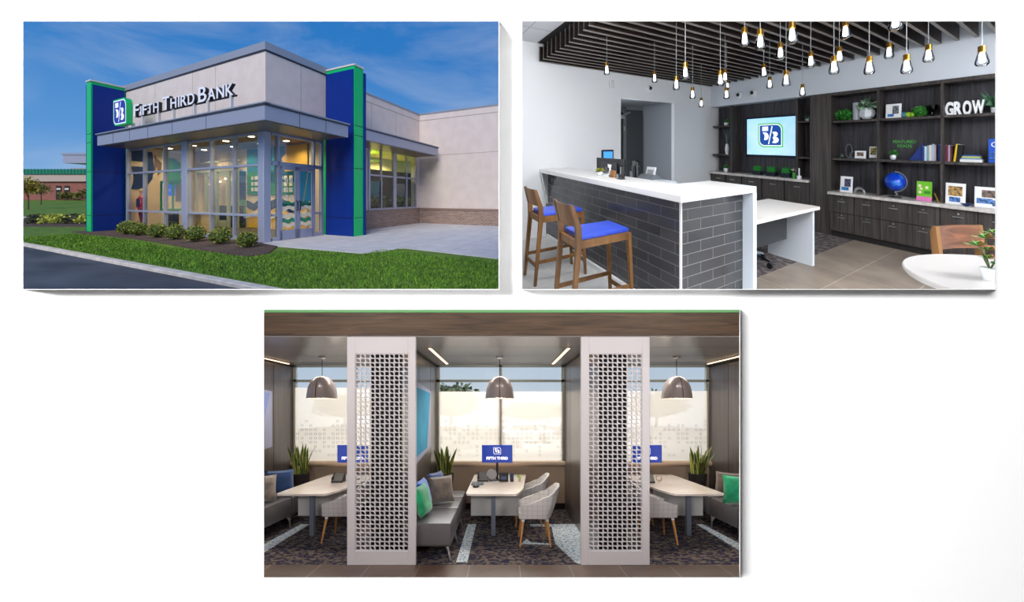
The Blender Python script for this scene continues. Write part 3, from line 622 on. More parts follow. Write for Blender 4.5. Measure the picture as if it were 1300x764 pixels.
def tree(x, y, z, h, r, seed, name, label, ms, n=900, ls=.14, trunk=.06):
    T = Thing(LAWN, name, label, 'tree', (x, y, z)); g = G(); g.tube([(0, 0, -.1), (.02, 0, h * .4), (-.02, 0, h * .8)], [trunk, trunk * .8, trunk * .4]); rnd = random.Random(seed)
    for k in range(6):
        a = rnd.uniform(0, 6.3); g.tube([(0, 0, h * rnd.uniform(.3, .55)), (math.cos(a) * r * .6, math.sin(a) * r * .6, h * rnd.uniform(.6, .85))], [trunk * .5, trunk * .2], 5)
    T.part('trunk', g, MATS['bark']); g = G()
    for k in range(7):
        a = rnd.uniform(0, 6.3); q = rnd.uniform(0, .6); leaves(g, (math.cos(a) * r * q, math.sin(a) * r * q, h * rnd.uniform(.5, .85)), (r * .5, r * .5, h * .18), n // 7, ls, seed * 10 + k, inner=.2, mats=len(ms))
    T.part('crown', g, ms)
tree(-45.2, 36.8, .2, 3.6, 1.1, 1, 'young_tree', 'young yellow-leaved tree on the far lawn at the left edge', [mat('autumn_a', (176, 150, 50), .8), mat('autumn_b', (130, 128, 50), .8)], 700, .16)
tree(-55.0, 46.0, .5, 2.9, 1.2, 2, 'young_tree', 'smaller darker green young tree right of the yellow one', [mat('autumn_c', (92, 96, 48), .8), mat('autumn_b', (130, 128, 50), .8)], 500, .15)
for x, s_, lab in ((-67.8, 1.0, 'yellowish round bush at the foot of the distant brick wall'), (-65.3, 1.25, 'olive bush below the dark windows of the distant brick building')):
    g = G(); leaves(g, (0, 0, .6 * s_), (.9 * s_, .8, .7 * s_), 260, .3, int(s_ * 9), inner=.3); solo(LAWN, 'bush', lab, 'bush', g, mat('bush_olive', (112, 108, 50), .8), (x * 58.5 / 60, 58.5, .88))
# drive-through canopy roof further left
D = Thing(LAWN, 'drive_canopy', 'flat grey drive-through canopy roof sticking out left of the blue pylon', 'canopy', (-29.5, 30, 0))
D.part('roof_slab', G().prism([(-4.7, 0), (3, 0), (3, 5), (-4.7, 3)], 3.98, 4.7), metal_grey); D.part('roof_edge', G().prism([(-4.8, -.06), (3, -.06), (3, 5), (-4.8, 3.1)], 4.6, 4.75), coping_m)
D.part('column', G().box(-.3, .3, 1.5, 2.1, 0, 3.98), alu)
# ================================================================== place two: the lobby with the bar
wall2 = mat('lobby_wall', (236, 238, 240), .85, spec=.1)
grey_tile = brickmat('floor_tile_grey', 'XY', (206, 206, 204), (198, 198, 196), (222, 222, 220), .6, .9, .006, .35, off=0, bump=.1, stain=.4)
tan_tile = brickmat('floor_tile_tan', 'XY', (160, 145, 130), (150, 137, 124), (196, 184, 170), .62, 1.18, .006, .4, off=.0, bump=.1, stain=.6, off_v=(-.53, .56))
wood_dark = mat('dark_oak', (80, 73, 69), .45, c2=(48, 44, 43), scale=(34, 34, 1.4), detail=6, lo=.35, hi=.65, bump=.05)
wood_dark2 = mat('dark_oak_niche', (74, 72, 78), .5, c2=(44, 43, 47), scale=(34, 34, 1.4), detail=6, lo=.35, hi=.65)
stone = mat('white_quartz', (240, 238, 236), .25)
ledge_m = mat('pale_ledge', (214, 208, 202), .3, c2=(192, 186, 180), scale=(18, 18, 18))
black2 = mat('black_plastic', (22, 24, 28), .4)
steel2 = mat('brushed_steel', (200, 200, 200), .3, .9)
def W2(p, q):   # natural plan point to world x, y
    v = LOBBY.lin((p, q, 0)); return v.x, v.y
# shell. white wall at p=5.5, back wall behind the shelves at q=7.8, partition to the outdoors at x=0
x1_, y1_ = W2(5.5, 1.76); x2_, y2_ = W2(5.5, 7.8); x3_, y3_ = W2(-1.5, 7.8); x3_ += .4
floor_o = (0, 0, 0)
def slabw(poly, z0, z1):
    g = G(); n = len(poly); A = [(x, y, z0) for x, y in poly]; Bq = [(x, y, z1) for x, y in poly]
    g.add(A + Bq, [tuple(range(n)), tuple(range(n, 2 * n))] + [(i, (i + 1) % n, n + (i + 1) % n, n + i) for i in range(n)]); return g
def inv2(x, y):  # world plan to natural
    a, b = LOBBY.e1, LOBBY.e2; d = a.x * b.y - a.y * b.x; return ((x * b.y - y * b.x) / d, (a.x * y - a.y * x) / d)
outline = [inv2(.004, 4.0), inv2(.004, y1_ + .05), (5.55, 7.85), (-1.7, 7.85), inv2(x3_, 3.0)]
outline = [inv2(.02, 3.9), inv2(.02, y1_), (5.5, 7.85), (-1.5, 7.85), inv2(x3_ + .2, 2.0), inv2(2.4, 1.6)]
# stone tile on the bar side, carpet inside, tan tile near the shelves
def clipped(poly, z0, z1): return slabw(poly, z0, z1)
struct(LOBBY, 'floor_1', clipped([inv2(.02, 3.9), inv2(.02, y1_), (5.6, 2.45), (1.6, 2.45), inv2(1.3, 2.0)], -.05, 0), grey_tile)
struct(LOBBY, 'floor_2', clipped([(5.6, 2.45), (5.6, 7.85), (2.36, 7.85), (2.36, 2.45)], -.05, -.002), mat('lobby_carpet', (62, 58, 60), .95, c2=(150, 136, 130), c3=(92, 84, 84), scale=(12, 14, 12), detail=5, lo=.35, hi=.68, bump=.3))
struct(LOBBY, 'floor_3', clipped([(2.36, 2.45), (2.36, 7.85), (-1.6, 7.85), (-2.2, 5.2), (1.0, 2.2), (1.6, 2.45)], -.05, 0), tan_tile)
g = G(); Hh = 3.2; q0 = inv2(.02, y1_)[1]
g.box(5.5, 5.6, q0, 4.25, 0, Hh); g.box(5.5, 5.6, 5.97, 7.8, 0, Hh); g.box(5.5, 5.6, 4.25, 5.97, 2.43, Hh)
struct(LOBBY, 'wall_left', g, wall2)
struct(LOBBY, 'wall_back', G().box(-1.5, 5.6, 7.8, 7.9, 0, Hh), wall2)
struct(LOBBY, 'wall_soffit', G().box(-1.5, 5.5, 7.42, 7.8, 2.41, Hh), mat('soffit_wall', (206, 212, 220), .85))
p_, q_ = inv2(x3_, y3_); r_ = inv2(x3_, 1.1)
struct(LOBBY, 'wall_right', G().prism([(p_, q_), r_, (r_[0] - .1, r_[1]), (p_ - .1, q_)], 0, Hh), wall2)
a_, b_ = inv2(.002, 1.02), inv2(.002, y1_); c_, d_ = inv2(.018, y1_), inv2(.018, 1.02)
struct(LOBBY, 'wall_divider', G().prism([a_, b_, c_, d_], .0, Hh), wall2)
grid_m = brickmat('ceiling_tile', 'XY', (225, 226, 228), (220, 221, 224), (188, 190, 194), 1.2, .6, .012, .8, off=0, bump=.2)
struct(LOBBY, 'ceiling', slabw([inv2(.002, 1.02), inv2(.002, y1_ + .1), (5.6, 7.9), (-1.5, 7.9), inv2(x3_ + .1, 1.02)], Hh, Hh + .05), grid_m)
struct(LOBBY, 'ceiling_plenum', G().box(.0, 5.44, 2.2, 7.38, Hh - .012, Hh - .004), mat('plenum_black', (26, 24, 24), .8))
# corridor recess behind the doorway
g = G(); grey_w = mat('recess_grey', (150, 154, 160), .8)
g.box(5.6, 6.75, 4.05, 4.15, 0, 2.6); g.box(5.6, 6.75, 5.97, 6.07, 0, 2.6); g.box(6.72, 6.8, 4.05, 6.07, 0, 2.6)
struct(LOBBY, 'wall_corridor', g, grey_w)
struct(LOBBY, 'ceiling_corridor', G().box(5.6, 8.3, 4.05, 7.5, 2.46, 2.5), mat('corridor_ceiling', (150, 152, 156), .8))
struct(LOBBY, 'floor_4', G().box(5.6, 8.3, 4.05, 7.5, -.05, 0), MATS['lobby_carpet'])
D = Thing(LOBBY, 'corridor_door', 'dark flush door with a steel closer arm in the corridor behind the bar', 'door', (6.62, 4.2, 0))
D.part('door_leaf', G().box(0, .05, .0, .98, 0, 2.3), mat('door_dark', (26, 24, 24), .6)); D.part('door_frame', G().box(-.04, .1, .98, 1.08, 0, 2.4).box(-.04, .1, -.05, 1.08, 2.3, 2.4), mat('door_frame_grey', (90, 94, 98), .5))
D.part('closer', G().box(-.12, -.02, .55, .95, 2.12, 2.2).bar((-.1, .9, 2.2), (-.05, 1.2, 2.28), .03), steel2)
for z in (1.9, .95): D.part('hinge', G().cyl(-.06, .99, z - .05, z + .05, .015, n=8), steel2)
D2 = Thing(LOBBY, 'corridor_door', 'grey inner door with a black lock plate at the end of the corridor', 'door', (6.69, 5.93, 0))
D2.part('door_leaf', G().box(-.06, -.01, -.62, -.02, 0, 2.35), mat('door_grey', (58, 62, 64), .5)); D2.part('lock_plate', G().box(-.08, -.06, -.25, -.18, .95, 1.15), black2); D2.part('handle', G().tube([(-.08, -.215, 1.0), (-.13, -.215, 1.0), (-.13, -.32, 1.0)], .012), steel2)
# ---- the bar
BAR = Thing(LOBBY, 'reception_bar', 'tall reception bar faced in charcoal tile with a white stone top', 'counter', (0, 0, 0))
bt_long = brickmat('bar_tile_long', 'XZ', (74, 75, 79), (62, 63, 68), (118, 118, 120), .4, .098, .0032, .16, bump=.5)
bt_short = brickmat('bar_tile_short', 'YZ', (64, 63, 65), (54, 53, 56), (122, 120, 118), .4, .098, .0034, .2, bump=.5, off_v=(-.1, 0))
BAR.part('tiled_front', G().box(2.13, 5.5, 2.4, 2.42, 0, 1.07), bt_long)
BAR.part('tiled_end', G().box(2.125, 2.145, 2.4, 3.44, 0, 1.07), bt_short)
BAR.part('corner_trim', G().box(2.118, 2.14, 2.393, 2.41, 0, 1.07), stone)
BAR.part('core', G().box(2.15, 5.48, 2.43, 2.6, 0.01, 1.06).box(2.15, 2.4, 2.6, 3.42, 0.01, 1.06), mat('bar_core', (210, 210, 212), .6))
top = [(5.48, 2.26), (2.0, 2.26), (2.0, 3.51), (2.62, 3.51), (2.62, 2.88), (5.48, 2.88)]
BAR.part('worktop', G().prism(top, 1.07, 1.13), stone, bevel=.004)
BAR.part('waterfall_end', G().box(2.0, 2.62, 3.44, 3.51, 0, 1.07), mat('cool_white', (222, 230, 240), .35))
BAR.part('plinth', G().box(2.13, 5.4, 2.36, 2.4, 0, .06), mat('plinth_white', (226, 226, 226), .5))
BAR.part('wall_bracket', G().prism([(2.26, 1.07), (2.4, 1.07), (2.4, .55)], 5.4, 5.48, 'x'), mat('bracket_white', (205, 207, 208), .6))
# lower white desk
DK = Thing(LOBBY, 'white_desk', 'lower white desk with a slab end leg beside the tiled bar', 'desk', (0, 0, 0))
DK.part('desktop', G().box(2.1, 2.84, 3.53, 5.33, .715, .755), mat('desk_white', (236, 228, 222), .4), bevel=.003)
DK.part('slab_leg', G().box(2.16, 2.8, 5.24, 5.3, 0, .715), mat('desk_leg_white', (226, 232, 240), .45)); DK.part('modesty_panel', G().box(2.42, 2.45, 3.53, 5.05, .31, .70), mat('modesty_grey', (48, 52, 56), .5))
g = G(); g.cyl(0, 0, .1, .45, .03, n=10)
CH = Thing(LOBBY, 'office_chair', 'swivel chair base with black castors showing under the white desk', 'chair', (2.72, 4.55, 0))
CH.part('gas_post', g, steel2)
for k in range(5):
    a = 2 * PI * k / 5 + .5; CH.part('base_arm', G().tube([(0, 0, .13), (.15 * math.cos(a), .15 * math.sin(a), .12), (.3 * math.cos(a), .3 * math.sin(a), .09)], [.025, .022, .016]), mat('chrome', (200, 210, 220), .15, 1.0), smooth=True)
    CH.part('castor', G().cyl(0, 0, -.018, .018, .038, n=14, M=Matrix.Translation((.3 * math.cos(a), .3 * math.sin(a), .04)) @ Matrix.Rotation(PI / 2, 4, 'X')), black2)
CH.part('seat', G().box(-.24, .24, -.24, .24, .45, .52), black2, bevel=.03, smooth=True); 
# ---- stools
oak = mat('warm_oak', (140, 98, 54), .45, c2=(104, 70, 36), scale=(12, 12, 3), detail=5, lo=.35, hi=.65)
blue_pad = mat('blue_vinyl', (58, 88, 214), .4, c2=(52, 80, 200), scale=(6, 6, 6))
def stool(pc, qc, label):
    T = Thing(LOBBY, 'bar_stool', label, 'stool', (pc, qc, 0), group='oak bar stools at the bar')
    hp, hq = .19, .31; s_ = .76
    for sp, sq in ((-1, 1), (1, 1)): T.part('leg', G().bar((sp * hp, sq * hq, s_ - .02), (sp * (hp + .015), sq * (hq + .05), 0), .045, w1=.03), oak)
    for sp in (-1, 1):
        g = G(); x = sp * hp
        g.prism([(-hq - .09, 0), (-hq - .06, 0), (-hq + .035, .72), (-hq + .03, .85), (-hq - .055, 1.045), (-hq - .085, 1.04), (-hq - .03, .85), (-hq - .025, .7)], x - .018, x + .018, 'x')
        T.part('leg', g, oak)
    g = G()
    for sp in (-1, 1): g.box(sp * hp - .014, sp * hp + .014, -hq, hq, s_ - .08, s_ - .015)
    for sq in (-1, 1): g.box(-hp, hp, sq * hq - .014, sq * hq + .014, s_ - .08, s_ - .015)
    T.part('seat_frame', g, oak)
    T.part('seat_pad', G().box(-hp - .0, hp + .0, -hq + .045, hq + .01, s_ - .015, s_ + .022), blue_pad, bevel=.012, smooth=True)
    def P(a, b):
        x = -hp + 2 * hp * a; bow = .035 * math.sin(PI * a); z = .86 + .185 * b; return (x, -hq - .005 - .055 * b - bow, z)
    g = G(); g.sheet(P, 10, 4); g.sheet(lambda a, b: (P(a, b)[0], P(a, b)[1] - .014, P(a, b)[2]), 10, 4)
    g.sheet(lambda a, b: (P(a, 1)[0], P(a, 1)[1] - .014 * b, P(a, 1)[2]), 10, 1); g.sheet(lambda a, b: (P(a, 0)[0], P(a, 0)[1] - .014 * b, P(a, 0)[2]), 10, 1)
    T.part('backrest', g, oak, smooth=True)
    for z, pts_ in ((.25, ((-hp, -hq - .04), (-hp, hq + .03))), (.25, ((hp, -hq - .04), (hp, hq + .03))), (.17, ((-hp, hq + .035), (hp, hq + .035))), (.2, ((-hp, -hq - .045), (hp, -hq - .045)))):
        T.part('stretcher', G().bar((pts_[0][0], pts_[0][1], z), (pts_[1][0], pts_[1][1], z), .022, .035), oak)
    return T
stool(2.74, 1.76, 'nearer oak bar stool with a bright blue pad, in front of the tiled bar')
stool(3.83, 1.82, 'farther oak bar stool with a blue pad, closest to the white wall')
# ---- slatted ceiling
slat_m = mat('slat_wood', (58, 48, 44), .4, c2=(38, 32, 30), scale=(20, 2, 20), detail=4)
slat_edge = mat('slat_edge', (120, 112, 104), .4)
for i in range(30):
    p = 5.44 - i * .18; q0 = 2.24 - (0 if i < 6 else min(.1, (i - 6) * .02))
    T = Thing(LOBBY, 'ceiling_slat', 'long dark wooden slat of the ceiling, nearest the white wall' if i == 0 else 'one of the long dark wooden ceiling slats', 'ceiling slat', (p, 0, 0), group=None if i == 0 else 'parallel wooden slats hanging from the ceiling')
    T.part('board', G().box(-.017, .017, q0, 7.38, 2.9, 3.13), slat_m); T.part('bottom_edge', G().box(-.019, .019, q0 - .004, 7.382, 2.893, 2.9), slat_edge)
# ---- pendants
brass = mat('brass', (176, 132, 58), .3, .9)
pg = glassmat('pendant_glass', (226, 231, 238), 1.0, ior=1.35); bulb = mat('bulb_glow', (255, 248, 240), emit=7)
def pendant(label, at):
    T = Thing(LOBBY, 'pendant_lamp', label, 'lamp', at, group='clear glass pendants')
    T.part('brass_cap', G().lathe([(.006, .165), (.024, .162), (.026, .16), (.026, .128), (.028, .126), (.028, .112), (.022, .11)], n=14), brass, smooth=True)
    T.part('glass_shade', G().lathe([(.024, .112), (.03, .095), (.046, .03), (.044, .014), (.034, .002), (.0005, .0)], n=16, cap=False), pg, smooth=True)
    T.part('bulb', G().lathe([(.012, .11), (.018, .095), (.021, .035), (.015, .025)], n=12), bulb, smooth=True)
    T.part('cord', G().cyl(0, 0, .16, 1.0, .0026, n=6), mat('cord_grey', (150, 152, 156), .5))
    return T
# metric hanging spots of the pendants: (p, q, height of the glass bottom)
PSPOT = [(3.72, 2.61, 2.42), (3.58, 3.44, 2.37), (2.38, 2.76, 2.17), (2.84, 3.12, 2.15), (3.28, 3.97, 2.15), (4.01, 5.11, 2.16), (2.29, 3.26, 2.13), (2.83, 4.14, 2.33), (4.09, 6.07, 2.55), (3.01, 4.44, 2.15), (1.79, 2.93, 2.37), (1.58, 2.83, 2.28), (1.84, 3.7, 2.36), (2.39, 4.37, 2.34), (2.66, 5.03, 2.29), (1.9, 3.95, 2.13), (1.38, 2.97, 2.3), (1.75, 4.2, 2.32), (2.4, 5.49, 2.19), (1.4, 3.86, 2.16), (1.58, 4.5, 2.37), (1.34, 3.96, 2.47), (1.22, 4.19, 2.16), (1.28, 5.01, 2.41), (.86, 3.51, 2.34), (.98, 4.33, 2.14), (.95, 4.93, 2.3), (.58, 4.79, 2.18)]
PLAB = {0: 'leftmost glass pendant with a brass cap, alone near the left end of the slats', 1: 'second glass pendant from the left, above the dark corridor doorway', 5: 'lowest and smallest pendant hanging in front of the corner beside the corridor', 27: 'rightmost glass pendant, alone in front of the grey wall above the shelves', 24: 'large pendant cut off by the top edge, second brass cap hidden', 11: 'larger pendant just right of the top left one in the upper middle cluster', 10: 'large pendant at the top edge above the bar corner, left of its twin', 18: 'single low pendant hanging in front of the tall wooden panel beside the screen'}
PLAB[24] = 'big glass pendant cut off at the top edge of the lobby view'
first = pendant('x', PSPOT[0])
for i, (p, q, z) in enumerate(PSPOT):
    lab = PLAB.get(i, 'clear glass pendant with a brass cap in the crowd hanging below the dark slats')
    if i == 0: first.o['label'] = lab
    else: dup(first.o, LOBBY, (p - PSPOT[0][0], q - PSPOT[0][1], z - PSPOT[0][2]), lab)
# ---- devices on walls
def cam_dev(p, q, z, lab, dark=True, n=(0, -1)):
    T = Thing(LOBBY, 'security_camera', lab, 'camera', (p, q, z)); M = Matrix.Rotation(PI / 2, 4, 'X') if n[1] else Matrix.Rotation(-PI / 2, 4, 'Y')
    T.part('housing', G().lathe([(.07, 0), (.07, .05), (.05, .08)], n=16, M=M), mat('device_white', (225, 226, 228), .5), smooth=True)
    T.part('lens', G().ball((0, 0, .085), (.04, .04, .035), 12, 7, M=M), black2, smooth=True)
cam_dev(5.5, 5.08, 2.67, 'small white camera with a black lens on the white wall above the corridor', n=(1, 0))
cam_dev(4.66, 7.42, 2.6, 'left dome camera on the grey wall above the media niche'); cam_dev(4.3, 7.42, 2.6, 'right dome camera on the grey wall above the media niche')
solo(LOBBY, 'motion_sensor', 'small white box sensor on the white wall under the slats', 'sensor', G().box(-.05, 0, -.06, .06, -.07, .07), MATS['device_white'], (5.5, 3.98, 2.67), bevel=.015)
T = Thing(LOBBY, 'wall_tablet', 'small tablet with a bright blue screen on the white wall behind the bar', 'tablet', (5.5, 3.87, 1.32)); T.part('case', G().box(-.03, 0, -.16, .16, -.11, .11), black2, bevel=.01); T.part('screen', G().box(-.034, -.03, -.12, .12, -.07, .08), mat('tablet_screen', (70, 150, 235), emit=.9))
# ---- built-in shelves
SH = Thing(LOBBY, 'wall_shelves', 'tall dark oak built-in shelves with drawers below a pale ledge', 'shelving', (0, 0, 0))
g = G(); g.box(.3, 2.73, 7.76, 7.8, .74, 2.39); SH.part('back_panel', g, wood_dark2)
for z in (1.27, 1.895): SH.part('shelf', G().box(.3, 2.71, 7.4, 7.76, z, z + .035), wood_dark)
SH.part('top_board', G().box(.3, 3.08, 7.39, 7.8, 2.36, 2.41), wood_dark)
for p in (2.035, 1.28, .52): SH.part('upright', G().box(p - .017, p + .017, 7.4, 7.76, .74, 2.36), wood_dark)
SH.part('tall_panel', G().box(2.72, 3.08, 7.36, 7.8, 0, 2.36), wood_dark)
SH.part('ledge', G().box(.1, 2.735, 7.24, 7.76, .70, .745), ledge_m, bevel=.004)
SH.part('plinth', G().box(.3, 2.72, 7.36, 7.76, 0, .09), mat('plinth_dark', (34, 30, 30), .6)); SH.part('carcass', G().box(.3, 2.72, 7.33, 7.76, .09, .70), mat('carcass_dark', (30, 26, 26), .7))
cols = [(2.71, 2.345), (2.335, 1.985), (1.975, 1.65), (1.64, 1.29), (1.28, .925), (.915, .56)]
for k, (pa, pb) in enumerate(cols):
    for z0, z1 in ((.41, .695), (.1, .40)):
        if k == 5: z0, z1 = (.1, .695) if z0 > .3 else (0, 0)
        if z1 == 0: continue
        d = SH.part('drawer', G().box(pb, pa, 7.3, 7.33, z0, z1), wood_dark)
        pm = (pa + pb) / 2; zh = z1 - .1 if z1 > .5 else z1 - .07
        SH.part('handle', G().bar((pm - .055, 7.285, zh), (pm + .055, 7.285, zh), .012), steel2, d); SH.part('lock', G().ball((pm, 7.298, zh + .04), .009, 8, 6), steel2, d)
# media niche
MN = Thing(LOBBY, 'media_cabinet', 'dark oak media wall with a low drawer cabinet under the screen', 'cabinet', (0, 0, 0))
MN.part('back_panel', G().box(3.08, 5.5, 7.76, 7.8, .88, 2.41), wood_dark2)
MN.part('ledge', G().box(3.08, 5.5, 7.3, 7.76, .85, .895), ledge_m); MN.part('carcass', G().box(3.08, 5.5, 7.42, 7.76, .0, .85), wood_dark)
for p0 in (3.1, 3.6, 4.1, 4.6, 5.0):
    for z0, z1 in ((.45, .84), (.05, .44)):
        d = MN.part('drawer', G().box(p0, p0 + .47 if p0 < 5 else 5.48, 7.38, 7.42, z0, z1), wood_dark); MN.part('handle', G().bar((p0 + .17, 7.365, z1 - .09), (p0 + .29, 7.365, z1 - .09), .012), steel2, d)
for p in (3.36, 4.9): MN.part('upright', G().box(p - .02, p + .02, 7.42, 7.76, .895, 2.39), wood_dark)
for p0, p1 in ((3.08, 3.34), (4.92, 5.45)):
    for z in (1.27, 1.93): MN.part('shelf', G().box(p0, p1, 7.44, 7.76, z, z + .03), wood_dark)
TV = Thing(LOBBY, 'wall_screen', 'large lit screen showing the blue 5/3 emblem on a pale background', 'television', (0, 0, 0))
TV.part('bezel', G().box(3.40, 4.66, 7.70, 7.76, 1.26, 2.12), mat('bezel_dark', (14, 20, 40), .3)); N = NT('tv_glow')
TV.part('display', G().box(3.46, 4.63, 7.69, 7.70, 1.31, 2.08), mat('tv_picture', (150, 215, 250), .3, c2=(215, 240, 250), scale=(1.2, 1, 1.6), emit=.75, ec=(170, 220, 248)))
ge, gw, gf, gm = G(), G(), G(), G(); logo((4.34, 7.688, 1.47), (-1, 0, 0), (0, -1, 0), .58, .5, .004, (ge, gw), gf, gm)
def emi(n, c, e=.75): return mat(n, c, .5, emit=e)
TV.part('emblem_edge', ge, emi('tv_green', (90, 180, 80))); TV.part('emblem_ring', gw, emi('tv_ring', (235, 245, 250))); TV.part('emblem_field', gf, emi('tv_blue', (16, 70, 150))); TV.part('emblem_mark', gm, emi('tv_mark', (245, 250, 255)))
# ---- things on the shelves
def S2(name, label, cat, p, z, q=7.55, **k): return Thing(LOBBY, name, label, cat, (p, q, z), **k)
cream_pot = mat('white_ceramic', (228, 232, 236), .35); leaf_g = [mat('leaf_bright', (64, 150, 50), .6), mat('leaf_mid', (40, 112, 40), .6)]; leaf_p = [mat('leaf_pale', (120, 150, 120), .6), mat('leaf_sage', (84, 120, 96), .6)]
def ballplant(label, p, z, r, ms, q=7.6, seed=1, sz=.05, n=260, name='foliage_ball', base=True):
    g = G(); g.ball((0, 0, r * .8), (r * .8, r * .7, r * .7), 10, 7); leaves(g, (0, 0, r * .85), (r, r * .9, r * .85), n, sz, seed, inner=.75, mats=len(ms)); return solo(LOBBY, name, label, 'plant', g, ms, (p, q, z))
ballplant('leafy green ball on the top shelf, left of the white cylinder vase', 2.6, 1.93, .1, leaf_g)
solo(LOBBY, 'cylinder_vase', 'tall white cylinder vase on the top shelf beside the faceted vase', 'vase', G().lathe([(.055, 0), (.055, .29), (.045, .29), (.045, .24)], n=18), mat('vase_ribbed', (200, 206, 212), .6, c2=(176, 184, 194), scale=(30, 30, 6)), (2.4, 7.6, 1.93), smooth=True)
gv = G(); gv.ball((0, 0, .1), (.125, .11, .1), 8, 6)
V = S2('faceted_vase', 'round white faceted vase spilling pale green leaves on the top shelf', 'vase', 2.23, 1.93); V.part('vase', gv, mat('facet_white', (214, 220, 226), .5)); g = G(); leaves(g, (0, 0, .21), (.13, .09, .08), 110, .07, 4, inner=.2, mats=2); V.part('leaf_cluster', g, leaf_p)
def pframe(label, p, z, w, h, q, pic, tilt=.12, edge=(235, 236, 238), mat_c=(240, 240, 240), cat='framed photo', name='framed_photo'):
    T = Thing(LOBBY, name, label, cat, (p, q, z)); M = Matrix.Rotation(-tilt, 4, 'X')
    e = mat('frame_%d' % edge[0], edge, .5); T.part('frame', G().box(-w / 2, w / 2, 0, .015, 0, h, M=M), e, bevel=.003)
    g = G(); g.box(-w / 2 + .015, w / 2 - .015, -.003, 0, .015, h - .015, M=M)
    mm = [mat('card_%d' % mat_c[0], mat_c, .6)]
    for (u0, u1, v0, v1, c) in pic:
        g.cur = len(mm); mm.append(mat('print_%d_%d_%d' % c, c, .6, c2=tuple(max(0, int(x * .45)) for x in c) if c[0] < 230 else None, scale=(30, 30, 30)))
        g.box(w / 2 - u1 * w, w / 2 - u0 * w, -.006, -.003, v0 * h, v1 * h, M=M)
    T.part('picture', g, mm); T.part('back_stand', G().bar((0, .02, h * .6), (0, .02 + h * .3, 0.01), .02), black2)
pframe('white framed print with a blue label and dark sketch on the top shelf', 1.87, 1.93, .2, .22, 7.52, [(.45, .85, .3, .85, (120, 125, 130)), (.15, .55, .12, .3, (60, 130, 215))])
for k, (p, r, c) in enumerate(((1.745, .045, (60, 120, 140)), (1.69, .042, (150, 190, 40)), (1.65, .04, (120, 170, 40)))):
    solo(LOBBY, 'glass_ball', ('small dusty teal ball', 'small lime ball left of its twin', 'lime ball touching the green moss mound')[k] + ' beside the framed sketch on the top shelf', 'ornament', G().ball((0, 0, r), r, 12, 8), mat('ball_%d' % k, c, .4), (p, 7.56, 1.93), smooth=True)
ballplant('dense green moss mound between the lime balls and the glass bowl', 1.57, 1.93, .085, leaf_g, seed=8, sz=.025, n=420, name='moss_mound')
solo(LOBBY, 'glass_bowl', 'dark glass pedestal bowl on the top shelf left of the word GROW', 'bowl', G().lathe([(.055, 0), (.05, .012), (.012, .03), (.012, .06), (.06, .1), (.072, .16), (.068, .16), (.055, .105), (.005, .07)], n=20), glassmat('smoke_glass', (150, 160, 170), 1.6), (1.42, 7.58, 1.93), smooth=True)
LT = Thing(LOBBY, 'word_sign', 'thick white standing letters spelling GROW on the top shelf', 'sign', (0, 0, 0)); p = 1.262
for c, wd in zip('GROW', (.085, .085, .085, .12)):
    g = G(); put_text(g, c, (p, 7.5, 1.93), (-1, 0, 0), (0, -1, 0), .17 / .7, .03, width=wd * .97, bold=.010); LT.part('letter', g, mat('letter_white', (238, 240, 242), .5)); p -= wd + .003
g = G(); rnd = random.Random(4)
for i in range(46): a = rnd.uniform(0, 6.3); r = rnd.uniform(.1, .2); g.add([(0, 0, .05), (math.cos(a) * r * .5 + .01, math.sin(a) * .06, .12 + rnd.uniform(0, .1)), (math.cos(a) * r, math.sin(a) * .1, rnd.uniform(.05, .3)), (math.cos(a) * r * .5 - .01, math.sin(a) * .06, .1)], [(0, 1, 2, 3)])
T = S2('spiky_plant', 'spiky dark green plant at the right end of the top shelf', 'plant', .78, 1.93); T.part('leaf_cluster', g, mat('spiky_green', (44, 92, 60), .6)); T.part('pot', G().cyl(0, 0, 0, .07, .05, .06), cream_pot)
# middle shelf
zz = 1.306
g = G(); g.tube([(.05 * math.cos(a) + 0, 0, .12 + .11 * math.sin(a)) for a in [i * PI / 10 for i in range(21)]], .008, 6); g.tube([(-.05 + .05 * math.cos(a), .03, .06 + .05 * math.sin(a)) for a in [i * PI / 8 for i in range(17)]], .007, 6)
solo(LOBBY, 'ring_sculpture', 'chrome sculpture of looped rings on the middle shelf', 'sculpture', g, mat('satin_chrome', (150, 156, 164), .45, 1.0), (2.5, 7.56, zz), smooth=True)
solo(LOBBY, 'stone_ball', 'small dark grey-green ball beside the chrome rings', 'ornament', G().ball((0, 0, .035), .035, 12, 8), mat('stone_green', (70, 90, 84), .5), (2.61, 7.55, zz), smooth=True)
pframe('short wide white frame with a speckled print on the middle shelf', 2.32, zz, .165, .125, 7.52, [(.2, .8, .3, .8, (150, 120, 110))])
pframe('taller dark framed print leaning at the right end of the first middle shelf', 2.14, zz, .14, .21, 7.54, [(.2, .8, .3, .85, (150, 140, 70))], edge=(40, 38, 38))
T = Thing(LOBBY, 'shelf_lettering', 'green lettering FEATURED READS fixed above the white succulent pot', 'sign', (0, 0, 0)); gl = mat('sign_green', (92, 184, 84), .5)
for s_, z, wd, p in (('FEATURED', 1.555, .29, 1.925), ('READS', 1.49, .18, 1.87)):
    g = G(); put_text(g, s_, (p, 7.748, z), (-1, 0, 0), (0, -1, 0), .062, .004, width=wd, bold=.0006); T.part('word', g, gl)
